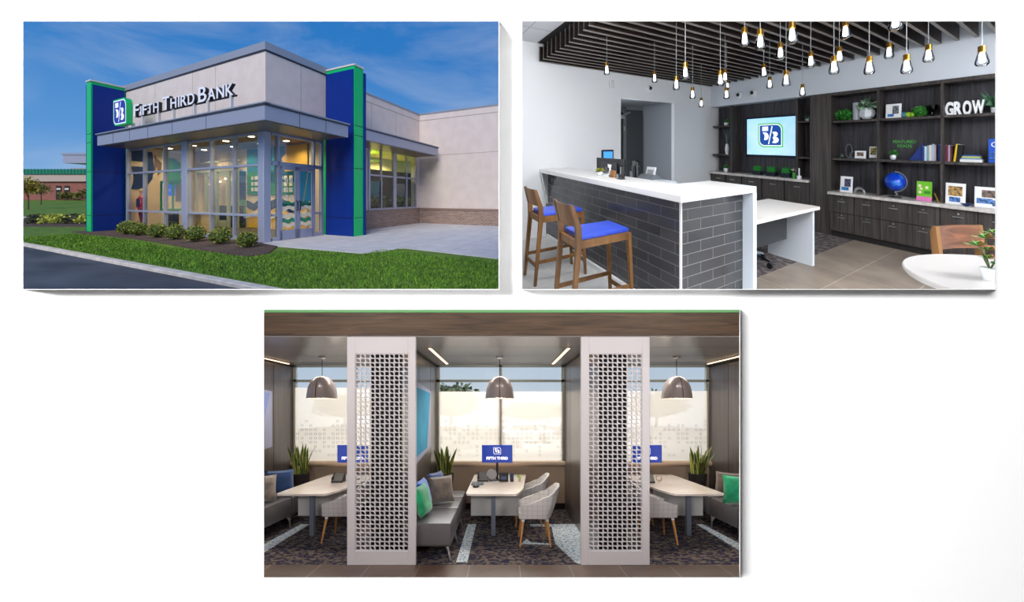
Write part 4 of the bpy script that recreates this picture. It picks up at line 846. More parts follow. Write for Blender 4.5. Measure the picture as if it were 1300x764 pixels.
def potplant(label, p, z, q=7.56, r=.042, h=.07, ms=leaf_g, seed=3, lh=.04, name='potted_succulent', n=50, sz=.035):
    T = Thing(LOBBY, name, label, 'plant', (p, q, z)); T.part('pot', G().lathe([(r * .6, 0), (r * .95, h * .3), (r, h * .7), (r * .9, h), (r * .8, h * .9)], n=16), cream_pot, smooth=True); g = G(); leaves(g, (0, 0, h + lh * .5), (r * 1.1, r * 1.1, lh), n, sz, seed, inner=.2, mats=len(ms)); T.part('leaf_cluster', g, ms)
potplant('small succulent in a rounded white pot under the green lettering', 1.88, zz)
solo(LOBBY, 'bookend', 'dark blue triangular bookend left of the row of books', 'bookend', G().prism([(-.07, 0), (.1, 0), (-.07, .25)], -.03, .05, 'y'), mat('navy_end', (20, 46, 120), .4), (1.58, 7.56, zz))
rnd = random.Random(12)
def books(items, p0, z, q=7.5):
    p = p0
    for (nm, c, w_, h, lean) in items:
        T = Thing(LOBBY, 'book', nm, 'book', (p - w_ / 2, q, z)); M = Matrix.Rotation(lean, 4, 'Y') if lean else Matrix.Identity(4)
        m_ = mat('cover_%d_%d_%d' % c, c, .5); T.part('cover', G().box(-w_ / 2, w_ / 2, 0, .16, 0, h, M=M), m_, bevel=.002); T.part('page_block', G().box(-w_ / 2 + .003, w_ / 2 - .003, .004, .163, .004, h + .0015, M=M), mat('pages', (225, 220, 208), .8)); p -= w_ + .0025
books([('thin dark blue book, first in the row right of the bookend', (40, 70, 140), .022, .2, 0), ('white-spined book between two blue ones near the bookend', (210, 220, 228), .024, .2, 0), ('pale turquoise book in the middle shelf row', (120, 170, 190), .022, .21, 0), ('cream book with a thick spine in the middle shelf row', (226, 214, 200), .03, .22, 0), ('tall white-blue book, tallest of the row by the upright', (180, 200, 225), .026, .235, 0), ('pale pink book right of the tallest one', (215, 180, 190), .016, .22, 0)], 1.515, zz)
books([('navy book standing apart against the shelf upright', (26, 60, 130), .03, .23, 0)], 1.34, zz)
books([('dusky red book, first right of the second upright', (120, 50, 70), .024, .215, 0), ('grey-lilac book second right of the upright', (170, 160, 180), .02, .22, 0), ('dark brick book third right of the upright', (90, 34, 34), .018, .215, 0)], 1.262, zz)
books([('yellow book leaning beside the black one', (220, 190, 40), .022, .235, -.12), ('black book leaning at the end of the right row', (24, 22, 26), .05, .225, -.08)], 1.185, zz)
for k, (c, w_, lab) in enumerate((((226, 226, 224), .21, 'thick white book at the bottom of the lying stack'), ((120, 150, 180), .19, 'slim blue-grey book second in the lying stack'), ((200, 210, 80), .17, 'yellow-green book third in the lying stack'), ((40, 90, 170), .16, 'blue book on top of the lying stack'))):
    h_ = (.035, .02, .018, .015)[k]; z0 = zz + (0, .036, .057, .076)[k]
    T = Thing(LOBBY, 'book', lab, 'book', (1.01, 7.48, z0)); T.part('cover', G().box(-w_ / 2, w_ / 2, 0, .16, 0, h_), mat('cover_%d_%d_%d' % c, c, .5), bevel=.001); T.part('page_block', G().box(-w_ / 2 + .005, w_ / 2 + .001, .005, .155, .003, h_ - .003), MATS['pages'])
T = Thing(LOBBY, 'display_card', 'blue printed display card at the right edge of the middle shelf', 'card', (.77, 7.5, zz)); T.part('card', G().box(-.1, .08, 0, .01, 0, .3), mat('card_blue', (30, 84, 190), .4)); g = G(); put_text(g, 'C', (.06, -.004, .2), (-1, 0, 0), (0, -1, 0), .09, .002); T.part('lettering', g, lw); T.part('city_print', G().box(-.09, .07, -.004, 0, .04, .14), mat('print_dark', (14, 34, 90), .4, c2=(60, 110, 190), scale=(40, 40, 40)))
# ledge
zl = .746
pframe('white framed photo with a blue caption on the left of the ledge', 2.5, zl, .19, .26, 7.42, [(.35, .85, .35, .85, (90, 80, 110)), (.12, .7, .12, .32, (60, 140, 220))])
g = G(); g.tube([(.07 * math.cos(a), 0, .085 * math.sin(a)) for a in [i * PI / 10 for i in range(11)]], [.012 + .012 * math.sin(i * PI / 10) for i in range(11)], 8)
solo(LOBBY, 'arch_clock', 'small silver arch ornament on the ledge right of the white frame', 'ornament', g, steel2, (2.3, 7.42, zl + .005), smooth=True)
GLB = S2('globe', 'deep blue globe on a curved metal stand on the ledge', 'globe', 1.83, zl, 7.45)
GLB.part('sphere', G().ball((0, 0, .235), .135, 24, 16), mat('globe_blue', (14, 60, 190), .25, c2=(60, 140, 230), scale=(9, 9, 9), lo=.5, hi=.72, detail=5), smooth=True)
GLB.part('meridian', G().tube([(-.05 - .15 * math.cos(a) * .0 + .15 * math.sin(a) * -1 + .05, 0, .235 + .15 * math.cos(a)) for a in [PI * i / 12 for i in range(13)]], .008, 6), steel2, smooth=True); GLB.part('stem', G().tube([(-.0, 0, .085), (-.03, 0, .05), (0, 0, .015)], .012), steel2); GLB.part('base', G().lathe([(.085, 0), (.085, .012), (.03, .02)], n=20), mat('black_base', (24, 24, 26), .3))
T = Thing(LOBBY, 'picture_book', 'upright green picture book with a pink foot and small figures on the ledge', 'book', (1.48, 7.42, zl)); M = Matrix.Rotation(-.1, 4, 'X'); T.part('cover', G().box(-.085, .085, 0, .02, 0, .27, M=M), mat('book_green', (110, 190, 40), .5)); g = G(); g.box(-.085, .085, -.003, 0, 0, .06, M=M); g.cur = 1
for u, v in ((.045, .1), (.035, .15), (.05, .19), (-.03, .17)): g.box(u - .016, u + .016, -.003, 0, v, v + .035, M=M)
g.cur = 2; g.box(-.07, .0, -.003, 0, .1, .14, M=M); T.part('cover_print', g, [mat('print_pink', (220, 120, 180), .5), mcr, mat('print_green', (50, 140, 40), .5)])
solo(LOBBY, 'wedge_ornament', 'slim golden wedge leaning on the ledge by the upright', 'ornament', G().prism([(-.03, 0), (-.015, 0), (.03, .12), (.02, .12)], -.01, .03, 'y'), mat('gold_wedge', (190, 150, 60), .4, .6), (1.34, 7.42, zl))
pframe('white framed photo of an orange building above a blue caption on the ledge', 1.15, zl, .2, .28, 7.4, [(.15, .85, .4, .85, (190, 150, 90)), (.2, .75, .12, .34, (90, 140, 220))])
solo(LOBBY, 'small_dish', 'shallow dark blue dish on the ledge between the two big frames', 'dish', G().lathe([(.02, 0), (.055, .03), (.06, .035), (.05, .028), (.015, .01)], n=16, sy=.7), mat('dish_blue', (30, 50, 100), .3), (1.03, 7.32, zl), smooth=True)
pframe('wide white framed street photo at the right end of the ledge', .83, zl, .27, .26, 7.38, [(.25, .95, .5, .85, (130, 110, 100)), (.08, .6, .2, .45, (100, 150, 220)), (.6, .95, .12, .4, (90, 130, 190))])
# media ledge and niches
for k, p in enumerate((4.26, 3.93, 3.61)):
    T = Thing(LOBBY, 'grass_planter', ('left', 'middle', 'right')[k] + ' one of three black planters with bright green grass under the screen', 'planter', (p, 7.52, .895), group='grass planters under the screen')
    T.part('pot', G().prism([(-.095, -.06), (.095, -.06), (.095, .06), (-.095, .06)], 0, .085), mat('planter_black', (20, 26, 44), .4)); g = G(); g.box(-.08, .08, -.05, .05, .085, .17); rr = random.Random(k)
    for i in range(160): x, y = rr.uniform(-.085, .085), rr.uniform(-.055, .055); g.add([(x - .004, y, .085), (x + .004, y, .085), (x + rr.uniform(-.01, .01), y, .19 + rr.uniform(-.02, .025))], [(0, 1, 2)])
    T.part('grass', g, mat('planter_grass', (24, 128, 40), .7))
potplant('white niche pot with low green leaves on the top left shelf of the screen wall', 5.12, 1.96, 7.55, .06, .07); potplant('white pot with green tips low on the left of the media ledge', 5.1, .895, 7.5, .06, .09)
T = Thing(LOBBY, 'twig_vase', 'white vase with long thin leaves on the lower left niche shelf', 'vase', (5.1, 7.55, 1.3)); T.part('vase', G().lathe([(.04, 0), (.055, .12), (.035, .24), (.03, .24)], n=16), cream_pot, smooth=True)
g = G(); 
for i in range(9): a = i * .7; g.tube([(0, 0, .2), (.04 * math.cos(a), .03 * math.sin(a), .42), (.12 * math.cos(a), .05 * math.sin(a), .58)], [.006, .006, .002], 5)
T.part('leaf_cluster', g, mat('leaf_grey', (96, 116, 110), .7))
T = Thing(LOBBY, 'flower_cup', 'green cup with pale flowers at the right end of the media ledge', 'vase', (3.42, 7.45, .895)); T.part('cup', G().cyl(0, 0, 0, .11, .035, .04), mat('cup_green', (50, 150, 50), .5)); g = G(); leaves(g, (0, 0, .15), (.05, .04, .04), 40, .03, 2, inner=.2); T.part('flower_head', g, mat('flower_pale', (190, 200, 170), .7))
T = Thing(LOBBY, 'candle_pair', 'white candle standing in a squat white pot by the niche upright', 'candle', (3.3, 7.4, .895)); T.part('pot', G().cyl(0, 0, 0, .06, .045, .045), cream_pot); T.part('candle', G().cyl(0, 0, .06, .2, .014), cream_pot)
potplant('tiny dark plant pot in the upper right niche beside the screen', 3.21, 1.96, 7.55, .035, .045, leaf_p, 6)
# ---- on and behind the bar
zt = 1.13
potplant('small yellow-green succulent in a white pot on the bar top', 3.92, zt, 2.62, .05, .045, [mat('succ_olive', (140, 140, 50), .6)], 7, .035, n=60, sz=.03)
T = Thing(LOBBY, 'sign_holder', 'white branching card stand on the bar top beside the succulent', 'sign holder', (3.72, 2.66, zt))
T.part('base', G().box(-.1, .1, -.05, .05, 0, .015), cream_pot); 
for k in range(5): a = k * 1.1; T.part('branch', G().tube([(-.05 + k * .025, 0, .01), (-.05 + k * .025, .01 * k - .02, .1), (-.07 + k * .035, .01 * k - .02, .15)], .007, 6), cream_pot)
T.part('card', G().box(-.045, .045, .0, .006, .03, .11), mat('card_black', (30, 32, 34), .5))
T = Thing(LOBBY, 'card_holder', 'brown wooden business card holder on the bar top', 'holder', (3.58, 2.62, zt)); T.part('block', G().box(-.06, .06, -.03, .03, 0, .03), oak); T.part('card_stack', G().box(-.05, .05, -.015, .02, .03, .085), mat('kraft', (150, 104, 60), .7))
T = Thing(LOBBY, 'acrylic_holder', 'clear acrylic leaflet holder at the right of the things on the bar', 'holder', (3.36, 2.6, zt)); T.part('back', G().box(-.05, .05, .02, .025, 0, .14), glassmat('acrylic', (225, 232, 236), 2.0)); T.part('front', G().box(-.05, .05, -.03, -.025, 0, .06), MATS['acrylic']); T.part('foot', G().box(-.06, .06, -.05, .04, 0, .005), black2)
def monitor(p, q, lab, w_=.6, h=.36, z0=.98, rz=0.0):
    T = Thing(LOBBY, 'computer_monitor', lab, 'monitor', (p, q, 0), rz); M = Matrix.Rotation(.15, 4, 'X')
    T.part('panel', G().box(-w_ / 2, w_ / 2, -.02, .02, z0, z0 + h), black2, bevel=.006); T.part('back_shell', G().box(-w_ * .28, w_ * .28, -.05, -.02, z0 + .04, z0 + h - .06), mat('shell_grey', (56, 60, 66), .5), bevel=.01)
    T.part('stand', G().box(-.04, .04, -.09, -.05, .76, z0 + .2), mat('stand_grey', (110, 116, 124), .4)); T.part('foot', G().box(-.12, .12, -.14, .08, .745, .76), black2)
    return T
monitor(4.45, 3.2, 'wide dark monitor seen from behind above the left part of the bar', .85, .33, .99)
monitor(4.0, 3.4, 'upright dark monitor seen edge-on right of the card holder', .34, .34, .95, .5)
solo(LOBBY, 'staff_desk', 'inner work surface behind the bar that carries the monitors', 'desk', G().box(2.7, 5.3, 2.95, 3.75, .70, .74).box(2.75, 2.8, 3.0, 3.7, 0, .7).box(5.2, 5.25, 3.0, 3.7, 0, .7), stone)
T = Thing(LOBBY, 'cash_scanner', 'rounded grey and white cash machine behind the bar near its corner', 'machine', (3.5, 3.42, .74)); T.part('hood', G().ring([[(x, .16 * math.cos(a), max(.0, .17 + .17 * math.sin(a)) + .05) for a in [PI * k / 10 for k in range(11)]] + [(x, -.16, 0), (x, .16, 0)] for x in (.02, .33)]), mat('scan_grey', (104, 110, 116), .4), smooth=True)
T.part('tray', G().box(-.3, .02, -.14, .14, .0, .33), mat('scan_white', (206, 212, 220), .4), bevel=.04, smooth=True)
T = Thing(LOBBY, 'desk_keypad', 'small white tilted keypad display behind the bar beside the cash machine', 'keypad', (3.72, 3.45, 1.05)); T.part('body', G().box(-.1, .1, 0, .02, 0, .18, M=Matrix.Rotation(-.3, 4, 'X')), mat('keypad_white', (226, 228, 230), .4)); T.part('keys', G().box(-.07, .07, -.004, 0, .03, .14, M=Matrix.Rotation(-.3, 4, 'X')), mat('keypad_grey', (150, 156, 160), .5)); T.part('stem', G().cyl(0, .02, -.31, 0.02, .012), steel2)
# ---- round table, chair, plant at the right
RT = Thing(CAFE, 'round_table', 'round white cafe table at the lower right corner of the lobby', 'table', (3.15, 2.2, 0))
RT.part('tabletop', G().lathe([(.68, .70), (.69, .715), (.69, .735), (.685, .74)], n=64), mat('table_white', (188, 184, 181), .3), smooth=True)
for k in range(4):
    a = PI / 4 + k * PI / 2 + .25; RT.part('leg', G().bar((.3 * math.cos(a), .3 * math.sin(a), .70), (.46 * math.cos(a), .46 * math.sin(a), 0), .05, w1=.035), oak)
walnut = mat('walnut', (132, 86, 58), .4, c2=(80, 48, 32), scale=(2.5, 2.5, 16), detail=7, lo=.3, hi=.7, dist=1.5)
TC = Thing(CAFE, 'side_chair', 'walnut chair with a wide curved back board behind the round table', 'chair', (3.80, 3.28, 0), .12)
z0 = .74
TC.part('back_board', G().sheet(lambda a, b: (-.2 + .4 * a, .06 + .03 * math.sin(PI * a) - .02 * (1 - b), .66 + .19 * b), 10, 3).sheet(lambda a, b: (-.2 + .4 * a, .078 + .03 * math.sin(PI * a) - .02 * (1 - b), .66 + .19 * b), 10, 3).sheet(lambda a, b: (-.2 + .4 * a, .06 + .018 * b + .03 * math.sin(PI * a), .85), 10, 1), walnut, smooth=True)
for s_ in (-1, 1):
    TC.part('leg', G().prism([(.03, 0), (.065, 0), (.075, .45), (.1, .8), (.085, .85), (.06, .85), (.03, .6), (.02, .45)], s_ * .215 - .018, s_ * .215 + .018, 'x'), oak)
    TC.part('leg', G().bar((s_ * .2, -.36, .44), (s_ * .22, -.4, 0), .04, w1=.03), oak)
TC.part('seat', G().box(-.22, .22, -.4, .05, .42, .46), walnut, bevel=.01)
PT = Thing(CAFE, 'potted_succulent', 'small white pot of reddish-tipped succulent on the round white table', 'plant', (2.84, 2.34, .74))
PT.part('pot', G().lathe([(.03, 0), (.042, .05), (.042, .07), (.03, .07)], n=18), cream_pot, smooth=True)
g = G(); rs = [mat('rose_green', (120, 170, 80), .5), mat('rose_dark', (74, 130, 60), .5), mat('rose_tip', (200, 120, 90), .5)]
for i, (x, y, z, s_) in enumerate(((-.07, 0, .2, .075), (.0, .02, .24, .075), (-.03, -.02, .13, .06), (.06, 0, .18, .07), (.0, 0, .17, .065), (.05, .02, .27, .06), (-.0, -.03, .1, .05))):
    g = G()
    for k in range(18):
        a = k * 2.4; r = s_ * (.35 + .65 * (k % 7) / 7); d = Vector((math.cos(a) * r, math.sin(a) * r, s_ * .5 * (1 - (k % 7) / 7))); c = Vector((x, y, z)); sd = Vector((-math.sin(a), math.cos(a), 0)) * s_ * .22
        g.cur = 2 if k % 5 == 0 else k % 2; g.add([c, c + d * .6 + sd, c + d, c + d * .6 - sd], [(0, 1, 2, 3)])
    PT.part('leaf_rosette', g, rs)
g = G()
for (x, y, z) in ((-.06, 0, .2), (0, .02, .23), (.05, 0, .17)): g.tube([(0, 0, .06), (x * .5, y, z * .6), (x, y, z)], .005, 5)
PT.part('stem', g, mat('stem_green', (90, 100, 60), .7))
# ---- added lobby lamps, out of view
def L2(loc, tgt, e, sx, sy=None, c=(1, 1, 1)): lamp('AREA', LOBBY.at(loc), LOBBY.at(tgt), e, sx, sy, c, name='lobby_lamp')
L2((3.4, .35, 3.0), (3.6, 2.0, 0), 90, 1.4, 1.0)
L2((.6, 2.2, 2.6), (2.6, 5.5, 1.2), 70, 1.2, 1.0, (.93, .96, 1))
L2((-.7, 4.6, 2.9), (.8, 6.4, .8), 150, 1.6, 1.2, (.93, .96, 1))
L2((5.75, 4.19, 1.5), (6.3, 5.97, 1.3), 14, .12, 1.6, (.85, .92, 1))  # added lamp hidden behind the doorway jamb, brightens the corridor wall
L2((2.2, 1.7, 2.8), (4.6, 2.6, 1.6), 45, .6, .6)
# ================================================================== place three: the booths
lam = mat('booth_laminate', (88, 80, 76), .28, c2=(70, 63, 60), scale=(26, 26, .8), detail=5, lo=.35, hi=.65, spec=.6)
ceil3 = brickmat('booth_ceiling', 'XY', (150, 144, 140), (144, 138, 134), (70, 66, 64), 9.0, .93, .008, .25, off=0, bump=.2, off_v=(20, -.37), spec=.7)
beam_m = mat('beam_wood', (100, 80, 62), .5, c2=(62, 49, 39), scale=(1.5, 14, 22), detail=6, lo=.32, hi=.68, dist=.8)
col_m = mat('column_white', (210, 207, 210), .4)
carpet3 = mat('booth_carpet', (20, 28, 64), .95, c2=(124, 110, 102), c3=(74, 66, 66), scale=(13, 17, 13), detail=10, lo=.44, hi=.57, bump=.3, dist=.8)
strip_m = mat('carpet_strip', (226, 236, 242), .95, c2=(50, 110, 170), scale=(24, 24, 24), detail=7, lo=.5, hi=.66, bump=.3)
tile3 = brickmat('corridor_tile', 'XY', (122, 100, 86), (110, 90, 78), (168, 152, 138), .65, 1.3, .006, .4, off=0, bump=.15, stain=.5, off_v=(6.93, -.02))
beige3 = mat('knee_wall', (190, 166, 144), .6); frame3 = mat('window_frame_sage', (140, 144, 138), .4)
struct(BOOTH, 'floor_5', G().box(-5.6, 5.6, .9, 5.16, -.05, 0), tile3)
struct(BOOTH, 'floor_6', G().box(-4.5, 4.5, 5.16, 8.3, -.05, 0), carpet3)
struct(LAWN, 'ceiling_slab', G().add([(-5.6, 1.03, 1.4 - .277 * 1.03), (5.6, 1.03, 1.4 - .277 * 1.03), (5.6, 5.3, 1.4 - .277 * 5.3), (-5.6, 5.3, 1.4 - .277 * 5.3), (-5.6, 1.03, 1.4 - .264 * 1.03), (5.6, 1.03, 1.4 - .264 * 1.03), (5.6, 5.3, 1.4 - .264 * 5.3), (-5.6, 5.3, 1.4 - .264 * 5.3)],
    [(0, 3, 2, 1), (4, 5, 6, 7), (0, 1, 5, 4), (1, 2, 6, 5), (2, 3, 7, 6), (3, 0, 4, 7)]), white_paint)
for s_, nm in ((-1, 'wall_left'), (1, 'wall_right')): struct(BOOTH, nm, G().prism([(.95, 0), (5.3, 0), (5.3, 3.35), (.95, 2.2)], s_ * 5.6, s_ * 5.7, 'x'), wall2)
struct(BOOTH, 'ceiling_booth', G().box(-6, 6, 5.15, 8.3, 2.985, 3.05), ceil3)
struct(BOOTH, 'trim_5', G().box(-6, 6, 5.08, 5.3, 2.995, 3.28), beam_m, label='brown wood beam across the top of the booths')
struct(BOOTH, 'wall_green', G().box(-6, 6, 5.12, 5.3, 3.28, 3.42), mat('header_green', (120, 182, 122), .7))
for x0, x1, nm in ((-1.78, -1.37, 'wall_booth_left'), (1.29, 1.69, 'wall_booth_right'), (-4.8, -4.36, 'wall_outer_left'), (4.30, 4.8, 'wall_outer_right')):
    g = G(); g.box(x0, x1, 5.36, 8.2, 0, 2.985); g.cur = 1
    for b in (6.45, 7.5): g.box(x0 - .002, x1 + .002, b, b + .012, 0, 2.985)
    g.box(x0 - .012, x1 + .012, 5.36, 8.2, 2.94, 2.985); g.cur = 2; g.box(x0, x1, 5.345, 5.36, 0, 2.985)
    struct(BOOTH, nm, g, [lam, mat('booth_joint', (28, 24, 24), .6), mat('partition_end', (14, 12, 13), .8)])
struct(BOOTH, 'wall_window', G().box(-4.5, 4.5, 8.2, 8.32, 0, .95), beige3); struct(BOOTH, 'baseboard_window', G().box(-4.5, 4.5, 8.16, 8.2, 0, .12), mat('base_dark', (34, 30, 30), .5))
film = filmmat('shade_film', (238, 226, 214), .55)
frit = filmmat('frit_film', (188, 184, 178), .25)
for k, (x0, x1) in enumerate(((-4.36, -1.78), (-1.37, 1.29), (1.69, 4.30))):
    xm = (x0 + x1) / 2
    Wn = Thing(BOOTH, 'window_%d' % (k + 1), 'tall office window with a half clear translucent shade behind the %s booth' % ('left', 'middle', 'right')[k], 'window', (0, 0, 0)); Wn.o['kind'] = 'structure'
    g = G()
    for x in (x0 + .03, xm, x1 - .03): g.box(x - .03, x + .03, 8.2, 8.27, .98, 2.985)
    g.box(x0, x1, 8.2, 8.27, 2.64, 2.69); g.box(x0, x1, 8.2, 8.27, 2.95, 2.985); g.box(x0, x1, 8.2, 8.27, .98, 1.02); Wn.part('window_frame', g, frame3)
    Wn.part('window_glass', G().box(x0, x1, 8.24, 8.245, 1.0, 2.98), glassmat('office_glass', (240, 244, 246), .5))
    zt3 = (2.52, 2.44, 2.45)[k]
    Wn.part('translucent_shade', G().box(x0 + .03, x1 - .03, 8.18, 8.182, 1.0, zt3), film)
    g = G(); rnd = random.Random(20 + k)
    n_ = int((x1 - x0) / .095)
    for i in range(n_):
        for j in range(9):
            if rnd.random() < (.2, .3, .35, .55, .8, .7, .6, .35, .15)[j]:
                x = x0 + .1 + i * .093; z = 1.12 + j * .088; e = .022
                for a in ((x - e, x + e, z + e - .004, z + e), (x - e, x + e, z - e, z - e + .004), (x - e, x - e + .004, z - e, z + e), (x + e - .004, x + e, z - e, z + e)): g.box(a[0], a[1], 8.176, 8.179, a[2], a[3])
    Wn.part('square_pattern', g, mat('frit_grey', (128, 122, 116), .7), kind='stuff')
    Wn.part('window_sill', G().tube([(x0, 8.14, .95), (x1, 8.14, .95)], .06, 12), beige3, smooth=True)
# ---- perforated columns
plate_cols, plate_rows = 11, 45
def hole(kind, x, z, w, h):
    if kind == 0: return [(x - w, z - h), (x - w * .0, z - h), (x + w, z - h), (x + w, z), (x + w, z + h), (x, z + h), (x - w, z + h), (x - w, z)]
    return [(x - w * .62, z - h * .62), (x, z - h * .97), (x + w, z - h), (x + w * .97, z), (x + w * .62, z + h * .62), (x, z + h * .97), (x - w, z + h), (x - w * .97, z)]
def column(xl, lab):
    C = Thing(BOOTH, 'screen_column', lab, 'column', (xl, 5.15, 0)); W_ = .898; H_ = 2.985; gx0, gx1, gz0, gz1 = .105, .80, .185, 2.765
    g = G(); g.box(0, gx0, 0, .06, 0, H_); g.box(gx1, W_, 0, .06, 0, H_); g.box(gx0, gx1, 0, .06, 0, gz0); g.box(gx0, gx1, 0, .06, gz1, H_); C.part('frame', g, col_m, bevel=.004)
    g = G(); dx = (gx1 - gx0) / plate_cols; dz = (gz1 - gz0) / plate_rows
    for i in range(plate_cols):
        for j in range(plate_rows):
            cx = gx0 + (i + .5) * dx; cz = gz0 + (j + .5) * dz
            cell = [(cx - dx / 2, cz - dz / 2), (cx, cz - dz / 2), (cx + dx / 2, cz - dz / 2), (cx + dx / 2, cz), (cx + dx / 2, cz + dz / 2), (cx, cz + dz / 2), (cx - dx / 2, cz + dz / 2), (cx - dx / 2, cz)]
            h_ = hole((i + j) % 2, cx, cz, dx * .41, dz * .40)
            for y in (.022, .04):
                g.add([(a, y, b) for a, b in cell] + [(a, y, b) for a, b in h_], [(q, (q + 1) % 8, 8 + (q + 1) % 8, 8 + q) for q in range(8)])
            g.add([(a, .022, b) for a, b in h_] + [(a, .04, b) for a, b in h_], [(q, (q + 1) % 8, 8 + (q + 1) % 8, 8 + q) for q in range(8)])
    C.part('perforated_panel', g, col_m)
    return C
C0 = column(-2.035, 'left white floor-to-ceiling column with a punched leaf and square pattern')
dup(C0.o, BOOTH, (3.062, 0, 0), 'right white floor-to-ceiling column with a punched leaf and square pattern')
# ---- carpet strips
struct(BOOTH, 'floor_7', G().box(-.62, -.47, 5.25, 7.05, -.02, .004), strip_m); struct(BOOTH, 'floor_8', G().prism([(.49, 7.05), (1.29, 7.05), (1.29, 5.2), (.98, 5.2), (.80, 6.0), (.86, 6.9), (.49, 6.92)], -.02, .004), strip_m)
struct(BOOTH, 'floor_9', G().prism([(-3.60, 7.05), (-3.45, 7.05), (-3.40, 5.6), (-3.62, 5.6)], -.02, .004), strip_m); struct(BOOTH, 'floor_10', G().prism([(3.47, 7.05), (3.58, 7.05), (3.62, 5.6), (3.42, 5.6)], -.02, .004), strip_m)
struct(BOOTH, 'floor_11', G().prism([(.28, 5.98), (.38, 6.22), (.45, 6.05), (.75, 6.0), (.73, 5.94), (.42, 5.98)], -.02, .004), strip_m)
# ---- pendants
shade3 = mat('shade_brown', (160, 148, 144), .25, .15); glow3 = mat('shade_glow', (255, 232, 200), emit=3.2)
def dome(x, lab):
    T = Thing(BOOTH, 'dome_pendant', lab, 'lamp', (x, 6.9, 0), group='dome pendants over the booth tables')
    prof = [(.018, 2.64), (.06, 2.635), (.13, 2.60), (.19, 2.53), (.232, 2.42), (.25, 2.30), (.252, 2.245)]
    T.part('lamp_shade', G().lathe(prof + [(.242, 2.245), (.24, 2.30), (.222, 2.42), (.18, 2.52), (.12, 2.585), (.02, 2.61)], n=36, cap=False), shade3, smooth=True)
    T.part('diffuser', G().cyl(0, 0, 2.262, 2.272, .236, n=32), glow3); T.part('shade_seam', G().tube([(0, -r - .002, z) for r, z in prof], .006, 5), mat('seam_dark', (50, 42, 42), .4))
    T.part('cord', G().cyl(0, 0, 2.64, 2.96, .006, n=8), black2); T.part('ceiling_rose', G().lathe([(.02, 2.94), (.06, 2.955), (.065, 2.984)], n=20), steel2, smooth=True)
    lamp('POINT', BOOTH.at((x, 6.9, 2.2)), BOOTH.at((x, 6.9, 0)), 14, .1, color=(1, .88, .7), name='dome_lamp')
dome(-3.16, 'dark dome pendant hanging over the left booth table'); dome(-.05, 'dark dome pendant hanging over the middle booth table'); dome(3.05, 'dark dome pendant hanging over the right booth table')
led = mat('led_glow', (255, 214, 172), emit=3.0)
for x, lab in ((-1.1, 'thin glowing strip light on the ceiling at the left of the middle booth'), (1.0, 'thin glowing strip light on the ceiling at the right of the middle booth'), (-4.25, 'thin glowing strip light on the ceiling at the far left'), (4.08, 'thin glowing strip light on the ceiling at the far right')):
    T = Thing(BOOTH, 'strip_light', lab, 'lamp', (x, 5.95, 2.97)); T.part('housing', G().box(-.03, .03, 0, 1.88, .0, .014), mat('led_housing', (120, 116, 110), .4)); T.part('diffuser', G().box(-.02, .02, .01, 1.87, -.008, 0), led)
# ---- furniture
leather = mat('grey_leather', (102, 99, 103), .35, c2=(98, 95, 97), scale=(5, 5, 5), spec=.6)
top3 = mat('table_maple', (246, 236, 228), .2, c2=(240, 226, 214), scale=(3, 26, 3), detail=4, spec=.7); leg3 = mat('leg_grey', (140, 148, 166), .4, .4)
panel3 = mat('panel_pale', (206, 206, 204), .5)
def rounded(pts, r, n=4):
    out = []
    for i, p in enumerate(pts):
        p = Vector(p).to_2d() if len(p) > 2 else Vector(p); a = Vector(pts[i - 1]); b = Vector(pts[(i + 1) % len(pts)]); rr = r[i]
        if rr == 0: out.append(tuple(p)); continue
        u = (a - p).normalized() * rr; v = (b - p).normalized() * rr
        for k in range(n + 1):
            t_ = k / n; q = (p + u) * (1 - t_) ** 2 + p * 2 * t_ * (1 - t_) + (p + v) * t_ ** 2; out.append(tuple(q))
    return out
def table(x, m, lab):
    T = Thing(BOOTH, 'booth_table', lab, 'table', (x, 0, 0)); po = rounded([(m * -.39, 6.1), (m * .40, 6.08), (m * .52, 6.5), (m * .66, 8.05), (m * -.39, 8.05)], [.06, .08, .15, .08, .03])
    T.part('tabletop', G().prism(po, .71, .74), top3); T.part('leg', G().box(m * .03 - .035, m * .03 + .035, 6.39, 6.46, 0, .71), leg3)
    T.part('modesty_panel', G().box(m * -.36, m * .48, 6.72, 6.75, .24, .71), panel3); T.part('leg', G().box(m * .03 - .035, m * .03 + .035, 7.8, 7.87, 0, .71), leg3)
    T.part('cable_tray', G().box(m * -.2, m * .3, 7.3, 7.6, .6, .7), leg3)
table(-.18, 1, 'pale wooden meeting table in the middle booth with a grey post leg'); table(-3.13, 1, 'pale wooden meeting table in the left booth, partly behind the column'); table(3.06, -1, 'pale wooden meeting table in the right booth, partly behind the column')
def bench(x, m, lab):
    T = Thing(BOOTH, 'booth_bench', lab, 'bench', (x, 0, 0))
    for b0, b1 in ((5.27, 6.1), (6.12, 6.92), (6.94, 7.52)):
        T.part('seat_cushion', G().box(m * 0, m * .67, b0, b1, .19, .52), leather, smooth=True, bevel=.05)
    for b in (5.35, 6.1, 6.9):
        g = G(); g.tube([(m * .6, b + .06, .19), (m * .63, b + .0, .1), (m * .66, b - .04, 0)], [.022, .016, .012], 6); g.tube([(m * .6, b - .04, .19), (m * .63, b - .0, .1)], [.02, .014], 6)
        T.part('leg', g, steel2, smooth=True)
        T.part('leg', G().bar((m * .08, b, .19), (m * .05, b, 0), .03), steel2)
bench(-1.36, 1, 'grey leather bench of three cushions along the middle booth wall'); bench(-4.36, 1, 'dark grey leather bench along the far left wall'); bench(4.30, -1, 'dark grey leather bench along the far right wall')
plaid = NT('plaid_cloth'); b_ = plaid.n('ShaderNodeBsdfPrincipled'); plaid.l(b_.outputs[0], plaid.out.inputs[0]); b_.inputs['Roughness'].default_value = .9
